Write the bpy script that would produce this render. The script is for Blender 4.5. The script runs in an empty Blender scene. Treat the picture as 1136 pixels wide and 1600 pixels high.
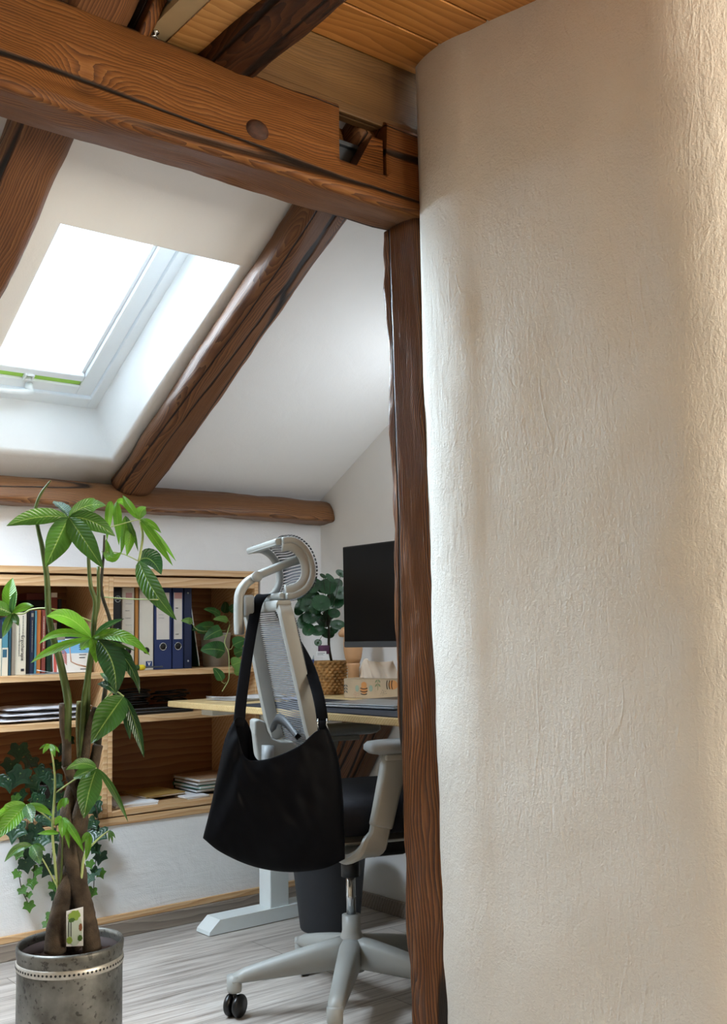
import bpy, bmesh, math, random
from mathutils import Vector, Matrix, noise
PI = math.pi
V = Vector
rnd = random.Random(7)
SC = bpy.context.scene
COL = SC.collection

# ------------------------------------------------------------------ camera, exposure, sky, lights
F_PX, YAW, PITCH, ROLL, ROOF = 1643.4, math.radians(38.528), math.radians(6.644), math.radians(-1.1796), math.radians(28.43)
W, H = 1136, 1600
EYE = V((0, 0, 1.05))
FW = V((math.sin(YAW)*math.cos(PITCH), math.cos(YAW)*math.cos(PITCH), math.sin(PITCH)))
_r = V((math.cos(YAW), -math.sin(YAW), 0)); _u = _r.cross(FW)
RT = _r*math.cos(ROLL) + _u*math.sin(ROLL)
UP = -_r*math.sin(ROLL) + _u*math.cos(ROLL)
cd = bpy.data.cameras.new('camera'); cam = bpy.data.objects.new('camera', cd); COL.objects.link(cam)
cd.sensor_fit = 'VERTICAL'; cd.sensor_height = 24; cd.sensor_width = 24*W/H
cd.lens = 24*F_PX/H; cd.clip_start = .02
m = Matrix((RT, UP, -FW)).transposed().to_4x4(); m.translation = EYE; cam.matrix_world = m
SC.camera = cam
SC.view_settings.view_transform = 'Standard'; SC.view_settings.look = 'None'
SC.view_settings.gamma = 1; SC.view_settings.use_curve_mapping = False
SC.view_settings.exposure = 0.22
SC.cycles.max_bounces = 10; SC.cycles.diffuse_bounces = 6; SC.cycles.transparent_max_bounces = 12

wd = bpy.data.worlds.new('sky'); SC.world = wd; wd.use_nodes = True
wn = wd.node_tree.nodes; bg = wn['Background']
bg.inputs[0].default_value = (.70, .84, 1.0, 1)
# overcast sky with one bright upright gap in the clouds, in the direction GAP
SKY_BASE, SKY_GAP, GAP_POW, GAP = 3.2, 112.0, 45.0, V((-.345, .94, 0)).normalized()
_L = wd.node_tree.links; _tc = wn.new('ShaderNodeTexCoord')
def _dot(v):
    o = wn.new('ShaderNodeVectorMath'); o.operation = 'DOT_PRODUCT'; o.inputs[1].default_value = v; _L.new(_tc.outputs['Generated'], o.inputs[0]); return o.outputs['Value']
def _m(op, a, b):
    o = wn.new('ShaderNodeMath'); o.operation = op
    for i, q in enumerate((a, b)):
        if isinstance(q, (int, float)): o.inputs[i].default_value = q
        else: _L.new(q, o.inputs[i])
    return o.outputs[0]
_x = _dot(V((GAP.y, -GAP.x, 0)))
_g = _m('MULTIPLY', _m('POWER', _m('SUBTRACT', 1.0, _m('MULTIPLY', _x, _x)), GAP_POW), _m('MAXIMUM', _dot(GAP), 0.0))
_L.new(_m('ADD', _m('MULTIPLY', _g, SKY_GAP), SKY_BASE), bg.inputs[1])

def area(name, loc, direction, sx, sy, power, color, portal=False, spread=180):
    l = bpy.data.lights.new(name, 'AREA'); l.shape = 'RECTANGLE'; l.size = sx; l.size_y = sy
    l.energy = power; l.color = color; l.cycles.is_portal = portal; l.spread = math.radians(spread)
    o = bpy.data.objects.new(name, l); COL.objects.link(o); o.location = loc
    o.rotation_euler = V(direction).to_track_quat('-Z', 'Z').to_euler()
    return o
TR = math.tan(ROOF); YB = 3.6; ZB = 1.62; XG = 2.63
def roofz(y, off=0): return ZB + (YB - y)*TR + off
RN = V((0, math.sin(ROOF), math.cos(ROOF)))       # roof normal, outward
RS = V((0, -math.cos(ROOF), math.sin(ROOF)))      # up the slope
def rp_(x, s, o=0): return V((x, YB, ZB)) + RS*s + RN*o
area('skylight_portal', V((1.35, 3.22, roofz(3.22, .34))), -RN, .70, .80, 1, (1, 1, 1), True)
area('roof_fill_light', rp_(.55, .55, -.02), (.15, .10, -1), .50, .80, 54, (.72, .86, 1.0), False, 140)  # fill light added out of view under the roof slope, no skylight there
area('room_fill_light', (2.95, -1.84, 1.5), (0, 1, 0), 1.1, 1.2, 135, (1.0, .94, .79))  # warm fill light added at an assumed window, wall behind it is closed

area('gable_fill_light', (2.60, 2.46, 1.62), (-1, .85, -.45), .62, .60, 9, (.86, .93, 1.0))  # fill light added on the end wall, hidden behind the post

# ------------------------------------------------------------------ pixel rays (photo frame) to points at real distances
def ray(x, y): return RT*((x-W/2)/F_PX) + UP*(-(y-H/2)/F_PX) + FW
def on(ax, v, x, y):
    d = ray(x, y); return EYE + d*((v-EYE[ax])/d[ax])
def D(x, y, depth): return EYE + ray(x, y)*depth
def depth_of(p): return (V(p)-EYE).dot(FW)

# ------------------------------------------------------------------ materials
def mat(name): 
    mt = bpy.data.materials.new(name); mt.use_nodes = True
    return mt, mt.node_tree.nodes, mt.node_tree.links, mt.node_tree.nodes['Principled BSDF']
def C(h):
    if isinstance(h, str):
        h = h.lstrip('#'); c = [int(h[i:i+2], 16)/255 for i in (0, 2, 4)]
        return tuple(x/12.92 if x <= .04045 else ((x+.055)/1.055)**2.4 for x in c) + (1,)
    return tuple(h) + ((1,) if len(h) == 3 else ())
def N(n, t, **k):
    o = n.new(t)
    for a, b in k.items(): setattr(o, a, b)
    return o
def coords(n, l, scale, kind='Object', rand=False):
    tc = N(n, 'ShaderNodeTexCoord'); mp = N(n, 'ShaderNodeMapping'); mp.inputs['Scale'].default_value = scale
    l.new(tc.outputs[kind], mp.inputs[0])
    if rand:
        oi = N(n, 'ShaderNodeObjectInfo'); mm = N(n, 'ShaderNodeMath', operation='MULTIPLY'); mm.inputs[1].default_value = 37.0
        l.new(oi.outputs['Random'], mm.inputs[0]); cb = N(n, 'ShaderNodeCombineXYZ')
        for i in range(3): l.new(mm.outputs[0], cb.inputs[i])
        l.new(cb.outputs[0], mp.inputs['Location'])
    return mp.outputs[0]
def tex_noise(n, l, vec, scale, detail=3, rough=.5, dist=0):
    t = N(n, 'ShaderNodeTexNoise'); t.inputs['Scale'].default_value = scale; t.inputs['Detail'].default_value = detail
    t.inputs['Roughness'].default_value = rough; t.inputs['Distortion'].default_value = dist
    l.new(vec, t.inputs['Vector']); return t.outputs['Fac']
def ramp(n, l, fac, stops, interp='LINEAR'):
    r = N(n, 'ShaderNodeValToRGB'); e = r.color_ramp.elements; r.color_ramp.interpolation = interp
    while len(e) < len(stops): e.new(.5)
    for i, (p, c) in enumerate(stops): e[i].position = p; e[i].color = C(c)
    l.new(fac, r.inputs[0]); return r.outputs[0]
def gray(v): return (v, v, v)
def mth(n, l, op, a, b=None, clamp=False):
    o = N(n, 'ShaderNodeMath', operation=op, use_clamp=clamp)
    for i, s in enumerate((a, b)):
        if s is None: continue
        if isinstance(s, (int, float)): o.inputs[i].default_value = s
        else: l.new(s, o.inputs[i])
    return o.outputs[0]
def mixc(n, l, fac, a, b, mode='MIX'):
    o = N(n, 'ShaderNodeMix', data_type='RGBA', blend_type=mode)
    for sock, s in ((o.inputs[0], fac), (o.inputs[6], a), (o.inputs[7], b)):
        if hasattr(s, 'is_linked') or isinstance(s, bpy.types.NodeSocket): l.new(s, sock)
        elif isinstance(s, (int, float)): sock.default_value = s
        else: sock.default_value = C(s)
    return o.outputs[2]
def bump(n, l, b, height, strength, dist=.01, prev=None):
    o = N(n, 'ShaderNodeBump'); o.inputs['Strength'].default_value = strength; o.inputs['Distance'].default_value = dist
    l.new(height, o.inputs['Height'])
    if prev is not None: l.new(prev, o.inputs['Normal'])
    if b is not None: l.new(o.outputs[0], b.inputs['Normal'])
    return o.outputs[0]

def plain(name, col, rough=.5, metal=0., var=.12, nscale=14, spec=.5, bmp=0., sheen=0., coat=0.):
    mt, n, l, b = mat(name); c = C(col)
    v = coords(n, l, (1, 1, 1))
    f = tex_noise(n, l, v, nscale, 4)
    lo = tuple(x*(1-var) for x in c[:3]); hi = tuple(min(1, x*(1+var)) for x in c[:3])
    l.new(ramp(n, l, f, [(.3, lo), (.7, hi)]), b.inputs['Base Color'])
    b.inputs['Roughness'].default_value = rough; b.inputs['Metallic'].default_value = metal
    b.inputs['Specular IOR Level'].default_value = spec
    if sheen: b.inputs['Sheen Weight'].default_value = sheen
    if coat: b.inputs['Coat Weight'].default_value = coat
    if bmp: bump(n, l, b, tex_noise(n, l, v, nscale*14, 3), bmp, .002)
    return mt

def wood(name, dark, midc, light, ring=11., rough=.5, bmp=.5, knots=True, warp=.05, fine=.35, knotcol='#2a1408', crack=0., spec=.5, sat_noise=.25):
    mt, n, l, b = mat(name)
    v = coords(n, l, (1, 1, 1), rand=True)
    def sc(s):
        mp = N(n, 'ShaderNodeMapping'); mp.inputs['Scale'].default_value = s; l.new(v, mp.inputs[0]); return mp.outputs[0]
    w1 = N(n, 'ShaderNodeTexNoise'); w1.inputs['Scale'].default_value = 2.2; w1.inputs['Detail'].default_value = 3
    l.new(sc((.55, 2, 2)), w1.inputs['Vector'])
    va = N(n, 'ShaderNodeVectorMath', operation='SUBTRACT'); l.new(w1.outputs['Color'], va.inputs[0]); va.inputs[1].default_value = (.5, .5, .5)
    vs = N(n, 'ShaderNodeVectorMath', operation='SCALE'); l.new(va.outputs[0], vs.inputs[0]); vs.inputs['Scale'].default_value = warp*2.4
    vv = N(n, 'ShaderNodeVectorMath', operation='ADD'); l.new(sc((.16, 1, 1)), vv.inputs[0]); l.new(vs.outputs[0], vv.inputs[1])
    vec = vv.outputs[0]
    if knots:
        vo = N(n, 'ShaderNodeTexVoronoi'); vo.inputs['Scale'].default_value = 3.4; l.new(sc((.75, 1, 1)), vo.inputs['Vector'])
        kd = vo.outputs['Distance']
        fall = mth(n, l, 'POWER', 2.718, mth(n, l, 'MULTIPLY', mth(n, l, 'MULTIPLY', kd, kd), -26))
        cb = N(n, 'ShaderNodeCombineXYZ'); k2 = mth(n, l, 'MULTIPLY', fall, .045)
        l.new(k2, cb.inputs[1]); l.new(k2, cb.inputs[2])
        v3 = N(n, 'ShaderNodeVectorMath', operation='ADD'); l.new(vec, v3.inputs[0]); l.new(cb.outputs[0], v3.inputs[1]); vec = v3.outputs[0]
    wv = N(n, 'ShaderNodeTexWave', wave_type='RINGS', rings_direction='X', wave_profile='SAW')
    wv.inputs['Scale'].default_value = ring; wv.inputs['Distortion'].default_value = 1.2; wv.inputs['Detail'].default_value = 3; wv.inputs['Detail Scale'].default_value = 2.5
    l.new(vec, wv.inputs['Vector'])
    ff = tex_noise(n, l, sc((4, 110, 110)), 1, 4, .6)
    big = tex_noise(n, l, sc((.7, 4, 4)), 1.6, 3)
    g = mth(n, l, 'ADD', mth(n, l, 'MULTIPLY', wv.outputs['Fac'], 1-fine), mth(n, l, 'MULTIPLY', ff, fine))
    col = ramp(n, l, g, [(.12, light), (.5, midc), (.9, dark)])
    col = mixc(n, l, mth(n, l, 'MULTIPLY', big, sat_noise*2), col, dark, 'MULTIPLY') if sat_noise else col
    ht = mth(n, l, 'SUBTRACT', 1.0, g)
    if knots:
        km = ramp(n, l, kd, [(.05, gray(1)), (.13, gray(0))])
        col = mixc(n, l, km, col, knotcol)
    if crack:
        cn = tex_noise(n, l, sc((.22, 6, 6)), 1.4, 1.5, .4)
        cm = mth(n, l, 'ABSOLUTE', mth(n, l, 'SUBTRACT', cn, .5))
        ck = ramp(n, l, cm, [(.0, gray(1)), (.010*crack, gray(.9)), (.022*crack, gray(0))])
        col = mixc(n, l, ck, col, '#0d0603')
        ht = mth(n, l, 'SUBTRACT', ht, mth(n, l, 'MULTIPLY', ck, 1.5))
    l.new(col, b.inputs['Base Color'])
    b.inputs['Roughness'].default_value = rough; b.inputs['Specular IOR Level'].default_value = spec
    bump(n, l, b, ht, bmp, .006)
    return mt

def plaster(name, col, lump=.5, fine=.35, streak=(30, 30, 3.), sstr=.3, var=.04):
    mt, n, l, b = mat(name); c = C(col)
    v = coords(n, l, (1, 1, 1)); vst = coords(n, l, streak)
    a = tex_noise(n, l, v, 7, 4, .55, .6); f = tex_noise(n, l, v, 210, 3, .6); s = tex_noise(n, l, vst, 1.0, 4, .6, 1.2)
    l.new(ramp(n, l, a, [(.3, tuple(x*(1-var) for x in c[:3])), (.7, c[:3])]), b.inputs['Base Color'])
    b.inputs['Roughness'].default_value = .85; b.inputs['Specular IOR Level'].default_value = .25
    p = bump(n, l, None, a, lump, .02)
    p = bump(n, l, None, s, sstr, .008, p)
    bump(n, l, b, f, fine, .0025, p)
    return mt

def rough_plaster(name, col):
    mt, n, l, b = mat(name); c = C(col); v = coords(n, l, (1, 1, 1))
    def rotated(rx, s):
        mp = N(n, 'ShaderNodeMapping'); mp.inputs['Rotation'].default_value = (rx, 0, 0); mp.inputs['Scale'].default_value = s; l.new(v, mp.inputs[0]); return mp.outputs[0]
    a = tex_noise(n, l, v, 6, 4, .55, .6); f = tex_noise(n, l, v, 170, 4, .65)
    s1 = tex_noise(n, l, rotated(.6, (70, 70, 20)), 1, 5, .6, .8); s2 = tex_noise(n, l, rotated(-.5, (60, 60, 14)), 1, 5, .6, .8)
    msk = ramp(n, l, tex_noise(n, l, v, 2.2, 2), [(.42, gray(0)), (.58, gray(1))])
    st = mixc(n, l, msk, s1, s2)
    rd = mth(n, l, 'ABSOLUTE', mth(n, l, 'SUBTRACT', tex_noise(n, l, rotated(.25, (4, 4, 1.1)), 1, 2, .5, .6), .5))
    ridge = mth(n, l, 'MULTIPLY', ramp(n, l, rd, [(0, gray(1)), (.008, gray(0))]), ramp(n, l, tex_noise(n, l, v, 3.1, 1), [(.5, gray(0)), (.58, gray(1))]))
    l.new(ramp(n, l, a, [(.3, tuple(x*.96 for x in c[:3])), (.7, c[:3])]), b.inputs['Base Color'])
    b.inputs['Roughness'].default_value = .8; b.inputs['Specular IOR Level'].default_value = .25
    p = bump(n, l, None, a, .35, .02); p = bump(n, l, None, st, .5, .007, p); p = bump(n, l, None, ridge, .3, .003, p)
    bump(n, l, b, f, .75, .0035, p)
    return mt

def leafmat(name, dark, light, rough=.38, trans=.35, glow=None, vein=.7):
    mt, n, l, b = mat(name)
    out = [x for x in n if x.type == 'OUTPUT_MATERIAL'][0]
    tc = N(n, 'ShaderNodeTexCoord'); sep = N(n, 'ShaderNodeSeparateXYZ'); l.new(tc.outputs['UV'], sep.inputs[0])
    av = mth(n, l, 'ABSOLUTE', mth(n, l, 'SUBTRACT', sep.outputs[1], .5))
    ph = mth(n, l, 'SUBTRACT', mth(n, l, 'MULTIPLY', sep.outputs[0], 85.0), mth(n, l, 'MULTIPLY', av, 30.0))
    vn = mth(n, l, 'POWER', mth(n, l, 'ADD', mth(n, l, 'MULTIPLY', mth(n, l, 'SINE', ph), .5), .5), 3.0)
    mid = ramp(n, l, av, [(.0, gray(1)), (.035, gray(0))])
    f = tex_noise(n, l, coords(n, l, (1, 1, 1)), 16, 3)
    col = ramp(n, l, f, [(.3, dark), (.7, light)])
    col = mixc(n, l, mth(n, l, 'MULTIPLY', vn, vein*.5), col, light)
    col = mixc(n, l, mth(n, l, 'MULTIPLY', mid, .7), col, '#a9c46c')
    l.new(col, b.inputs['Base Color']); b.inputs['Roughness'].default_value = rough
    bump(n, l, b, mth(n, l, 'SUBTRACT', 1.0, vn), .35, .004)
    tr = N(n, 'ShaderNodeBsdfTranslucent')
    l.new(mixc(n, l, .35, col, glow or '#9ccc40'), tr.inputs[0])
    mx = N(n, 'ShaderNodeMixShader'); mx.inputs[0].default_value = trans
    l.new(b.outputs[0], mx.inputs[1]); l.new(tr.outputs[0], mx.inputs[2]); l.new(mx.outputs[0], out.inputs[0])
    return mt

M = {}
M['beam'] = wood('old_beam_wood', '#38200d', '#7c4a1f', '#9c6a36', 66, .62, .7, True, .045, .5, crack=.7, spec=.3)
M['rafter'] = wood('rafter_wood', '#432a16', '#74492b', '#946a42', 70, .6, .5, True, .045, .5, crack=.5, spec=.3)
M['post'] = wood('post_wood', '#2a1206', '#70401a', '#9a6432', 52, .40, 1.0, True, .05, .35, crack=.9)
M['plate'] = wood('plate_wood', '#4a2d18', '#86562f', '#a57648', 60, .5, .6, True, .06, .4, crack=.4)
M['collar'] = wood('collar_wood', '#2e1608', '#66391a', '#85522a', 40, .6, .8, True, .10, .45, crack=.7, sat_noise=.7, spec=.3)
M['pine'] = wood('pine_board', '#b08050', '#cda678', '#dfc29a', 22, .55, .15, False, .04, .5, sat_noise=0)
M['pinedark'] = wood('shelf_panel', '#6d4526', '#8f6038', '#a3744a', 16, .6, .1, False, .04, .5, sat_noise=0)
M['pineceil'] = wood('ceiling_pine', '#96602a', '#b47838', '#c68c4a', 18, .5, .2, True, .05, .4, knotcol='#4a2008', sat_noise=.1)
M['pinelight'] = wood('light_pine', '#9c6c38', '#b88850', '#c99b62', 18, .5, .2, False, .05, .4, sat_noise=0)
M['weather'] = wood('weathered_board', '#5f4220', '#86622f', '#967243', 60, .65, .4, False, .04, .6, sat_noise=.5)
M['bamboo'] = wood('bamboo_top', '#b89860', '#d8bd88', '#e6d2a4', 40, .45, .08, False, .01, .6, sat_noise=0)
M['turned'] = plain('turned_beech', '#c79a70', .5, 0, .05, 30)
M['plaster'] = plaster('white_plaster', '#ebebeb', .35, .4, (5, 26, 26), .35)
M['smooth'] = plaster('smooth_white_plaster', '#ebebea', .12, .15, (6, 6, 6), .12, .02)
M['pillar'] = rough_plaster('rough_wall_plaster', '#e8e5dd')
M['roomwall'] = plaster('warm_room_plaster', '#dfdacf', .2, .2)
M['whitepaint'] = plain('white_lacquer', '#eef2f4', .35, 0, .01)
M['blind'] = plain('green_blind', '#a6d85a', .7, 0, .03)
M['skirt'] = wood('grey_skirting', '#6d6259', '#8d8176', '#a39789', 22, .6, .1, False, .04, .5, sat_noise=0)
M['lgrey'] = plain('light_grey_plastic', '#9b9d99', .42, 0, .03)
M['mgrey'] = plain('mid_grey_plastic', '#8d9294', .5, 0, .04)
M['dgrey'] = plain('dark_grey_plastic', '#3d4043', .5, 0, .05)
M['black'] = plain('black_plastic', '#0b0c0d', .35, 0, .1)
M['cushion'] = plain('black_seat_fabric', '#1b1c22', .8, 0, .15, 60, .3, .3)
M['chrome'] = plain('chrome', '#c8ccd0', .18, 1.0, .03)
M['bag'] = plain('black_bag_cloth', '#04050a', .55, 0, .2, 40, .10, .1)
M['strap'] = plain('black_strap_webbing', '#040408', .7, 0, .2, 90, .1, .1)
M['screen'] = plain('screen_glass', '#030405', .3, 0, .05, 14, .2)
M['deskmat'] = plain('slate_desk_mat', '#34373f', .8, 0, .08, 60, .3, .15)
M['paper'] = plain('white_paper', '#eef0f2', .8, 0, .02)
M['lilac'] = plain('lilac_paper', '#cfd0ea', .8, 0, .02)
M['silver'] = plain('silver_aluminium', '#b9c2c8', .32, .8, .03)
M['deskmetal'] = plain('white_desk_metal', '#dfe6e6', .38, 0, .02)
M['bin'] = plain('dark_bin_plastic', '#2c2f35', .6, 0, .08)
M['soil'] = plain('dark_soil', '#2a1a10', .95, 0, .5, 60, .2, 1.0)
M['bark'] = plain('money_tree_bark', '#4c4136', .85, 0, .5, 30, .2, 1.0)
M['woodystem'] = plain('woody_stem', '#5e5a34', .8, 0, .4, 40, .25, .6)
M['greenstem'] = plain('green_stem', '#4a5a2a', .5, 0, .2, 30, .4)
M['darkstem'] = plain('dark_stem', '#2e2a1c', .6, 0, .2, 30, .4)
M['paleshoot'] = plain('pale_shoot', '#a9b878', .6, 0, .1, 30)
M['leafbright'] = leafmat('bright_leaf', '#3c7016', '#66a02a', .34, .42)
M['leafmid'] = leafmat('green_leaf', '#24481a', '#3a6a28', .30, .24)
M['leafdark'] = leafmat('dark_leaf', '#16361c', '#27512b', .28, .2, '#4f8a2c')
M['ivy'] = leafmat('ivy_leaf', '#0e2a1a', '#1f4a2c', .33, .15, '#3f7a2c', .1)
M['ivylight'] = leafmat('young_ivy_leaf', '#33601c', '#4f8030', .4, .3, None, .1)
M['pothos'] = leafmat('pothos_leaf', '#1d4a22', '#3a7034', .28, .2, '#5f9a3c', .1)
M['pothoslight'] = leafmat('pale_pothos_leaf', '#4f7d34', '#78a050', .33, .3, None, .1)
M['pilea'] = leafmat('pilea_leaf', '#12321c', '#25502c', .3, .12, '#3f6a2c', .05)
M['potgrey'] = plain('grey_planter', '#9c968c', .7, 0, .1, 30)
M['potdark'] = plain('dark_planter', '#2b2623', .7, 0, .1, 30)
M['violet'] = plain('violet_card', '#54304f', .7, 0, .2, 60)
M['wicker'] = plain('wicker', '#a87f4c', .65, 0, .4, 40, .35, .3)
M['kraft'] = plain('kraft_cardboard', '#b8a387', .75, 0, .06, 30)
M['tissue'] = plain('tissue_paper', '#e4d3bf', .85, 0, .04)
M['clear'] = plain('clear_plastic_sleeve', '#d4d5dc', .32, 0, .15, 20, .5)
def flat(key, col, rough=.6): M[key] = plain(key, col, rough, 0, .05); return M[key]
for k, c in dict(cream_cover='#d6cdb8', teal_cover='#4d8796', darkteal_cover='#27566a', taupe_cover='#8d8273', black_cover='#0d0e12',
                 navy_cover='#16203a', orange_cover='#b5682c', redbrown_cover='#8a3f33', darkgreen_cover='#123322', darkred_cover='#5a211b',
                 white_cover='#e6e3dc', lightblue_print='#7ab4dc', ink='#22242a', red_print='#c0554a', bone_print='#c79a7e',
                 binder_white='#d3ccbd', binder_black='#0e0f13', binder_orange='#b57a35', binder_blue='#1b2c5a', binder_navy='#131f42',
                 label_paper='#cfc8c0', label_pink='#b98a86', logo_blue='#1f3a6e', pencil_grey='#8a858a', yellow_grip='#d8c21e', toolgreen='#2b4a22',
                 bee_orange='#c98a4e', bee_black='#241c18', bee_wing='#8fa08e', sprig_green='#78865e', sprig_grey='#4a4f4c', dot_red='#a8554a',
                 tag_green='#8fae4a', tag_dark='#4d7030', tag_sky='#c9d8cc', tag_brown='#8a5a3a', manila='#b08f4e', folder_green='#2f7a63', tan_card='#a88a6c',
                 dark_metal='#3a4048', hole_black='#050506').items(): flat(k, c)

def floor_mat():
    mt, n, l, b = mat('grey_oak_planks')
    v = coords(n, l, (1, 1, 1))
    br = N(n, 'ShaderNodeTexBrick'); br.offset = .37
    for a, x in (('Scale', 1.0), ('Mortar Size', .0012), ('Brick Width', 1.25), ('Row Height', .19), ('Bias', 0.)): br.inputs[a].default_value = x
    br.inputs['Color1'].default_value = gray(.0)+(1,); br.inputs['Color2'].default_value = gray(1)+(1,); br.inputs['Mortar'].default_value = gray(.5)+(1,)
    l.new(v, br.inputs['Vector'])
    sep = N(n, 'ShaderNodeSeparateColor'); l.new(br.outputs['Color'], sep.inputs[0])
    st = coords(n, l, (2.2, 34, 1)); a = tex_noise(n, l, st, 1.0, 6, .62, .8)
    st2 = coords(n, l, (6, 150, 1)); a2 = tex_noise(n, l, st2, 1.0, 3, .6)
    g = mth(n, l, 'ADD', mth(n, l, 'MULTIPLY', a, .72), mth(n, l, 'MULTIPLY', a2, .28))
    col = ramp(n, l, g, [(.34, '#7d746c'), (.5, '#b0a8a0'), (.66, '#cbc5be')])
    col = mixc(n, l, .16, col, br.outputs['Color'], 'OVERLAY')
    col = mixc(n, l, br.outputs['Fac'], col, '#5b534c')
    l.new(col, b.inputs['Base Color']); b.inputs['Roughness'].default_value = .42; b.inputs['Specular IOR Level'].default_value = .4
    bump(n, l, b, g, .12, .003)
    return mt
M['floor'] = floor_mat()

def metal_pot():
    mt, n, l, b = mat('aged_zinc')
    v = coords(n, l, (1, 1, 1)); a = tex_noise(n, l, v, 9, 5, .6); s = tex_noise(n, l, coords(n, l, (60, 60, 4)), 1, 3); sp = tex_noise(n, l, v, 75, 2)
    c = ramp(n, l, a, [(.32, '#4c4b46'), (.52, '#7c7c77'), (.7, '#94948e')])
    c = mixc(n, l, mth(n, l, 'MULTIPLY', s, .4), c, '#4a4742')
    c = mixc(n, l, ramp(n, l, sp, [(.60, gray(0)), (.66, gray(.7))]), c, '#3a3936')
    l.new(c, b.inputs['Base Color']); b.inputs['Metallic'].default_value = .75
    l.new(ramp(n, l, a, [(.3, gray(.55)), (.7, gray(.4))]), b.inputs['Roughness'])
    bump(n, l, b, a, .25, .004)
    return mt
M['zinc'] = metal_pot()
M['band'] = plain('embossed_band', '#b9b6ae', .4, .6, .15, 60)

def glass_mat():
    mt, n, l, b = mat('window_glass'); out = [x for x in n if x.type == 'OUTPUT_MATERIAL'][0]
    t = N(n, 'ShaderNodeBsdfTransparent'); g = N(n, 'ShaderNodeBsdfGlossy'); g.inputs['Roughness'].default_value = .02
    t.inputs[0].default_value = (.96, .98, .97, 1)
    mx = N(n, 'ShaderNodeMixShader'); mx.inputs[0].default_value = .06
    l.new(t.outputs[0], mx.inputs[1]); l.new(g.outputs[0], mx.inputs[2]); l.new(mx.outputs[0], out.inputs[0])
    return mt
M['glass'] = glass_mat()
def mesh_fabric(name, col, pitch, duty):
    mt, n, l, b = mat(name); out = [x for x in n if x.type == 'OUTPUT_MATERIAL'][0]
    tc = N(n, 'ShaderNodeTexCoord'); sep = N(n, 'ShaderNodeSeparateXYZ'); l.new(tc.outputs['UV'], sep.inputs[0])
    fr = mth(n, l, 'FRACT', mth(n, l, 'MULTIPLY', sep.outputs[1], pitch))
    hole = mth(n, l, 'GREATER_THAN', fr, duty)
    b.inputs['Base Color'].default_value = C(col); b.inputs['Roughness'].default_value = .6
    t = N(n, 'ShaderNodeBsdfTransparent'); mx = N(n, 'ShaderNodeMixShader')
    l.new(hole, mx.inputs[0]); l.new(b.outputs[0], mx.inputs[1]); l.new(t.outputs[0], mx.inputs[2]); l.new(mx.outputs[0], out.inputs[0])
    return mt
M['mesh'] = mesh_fabric('chair_mesh', '#a9aeb4', 1.0, .52)

# ------------------------------------------------------------------ object helpers
def link(name, me, parent=None, mat_=None):
    o = bpy.data.objects.new(name, me); COL.objects.link(o)
    if mat_ is not None: me.materials.append(mat_)
    if parent is not None: o.parent = parent
    return o
def empty(name, loc=(0, 0, 0), rz=0):
    o = bpy.data.objects.new(name, None); COL.objects.link(o); o.location = loc; o.rotation_euler = (0, 0, rz)
    o.empty_display_size = .05
    return o
def tag(o, label=None, cat=None, group=None, kind=None):
    for k, v in (('label', label), ('category', cat), ('group', group), ('kind', kind)):
        if v: o[k] = v
    return o
def struct(o): o['kind'] = 'structure'; return o

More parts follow.
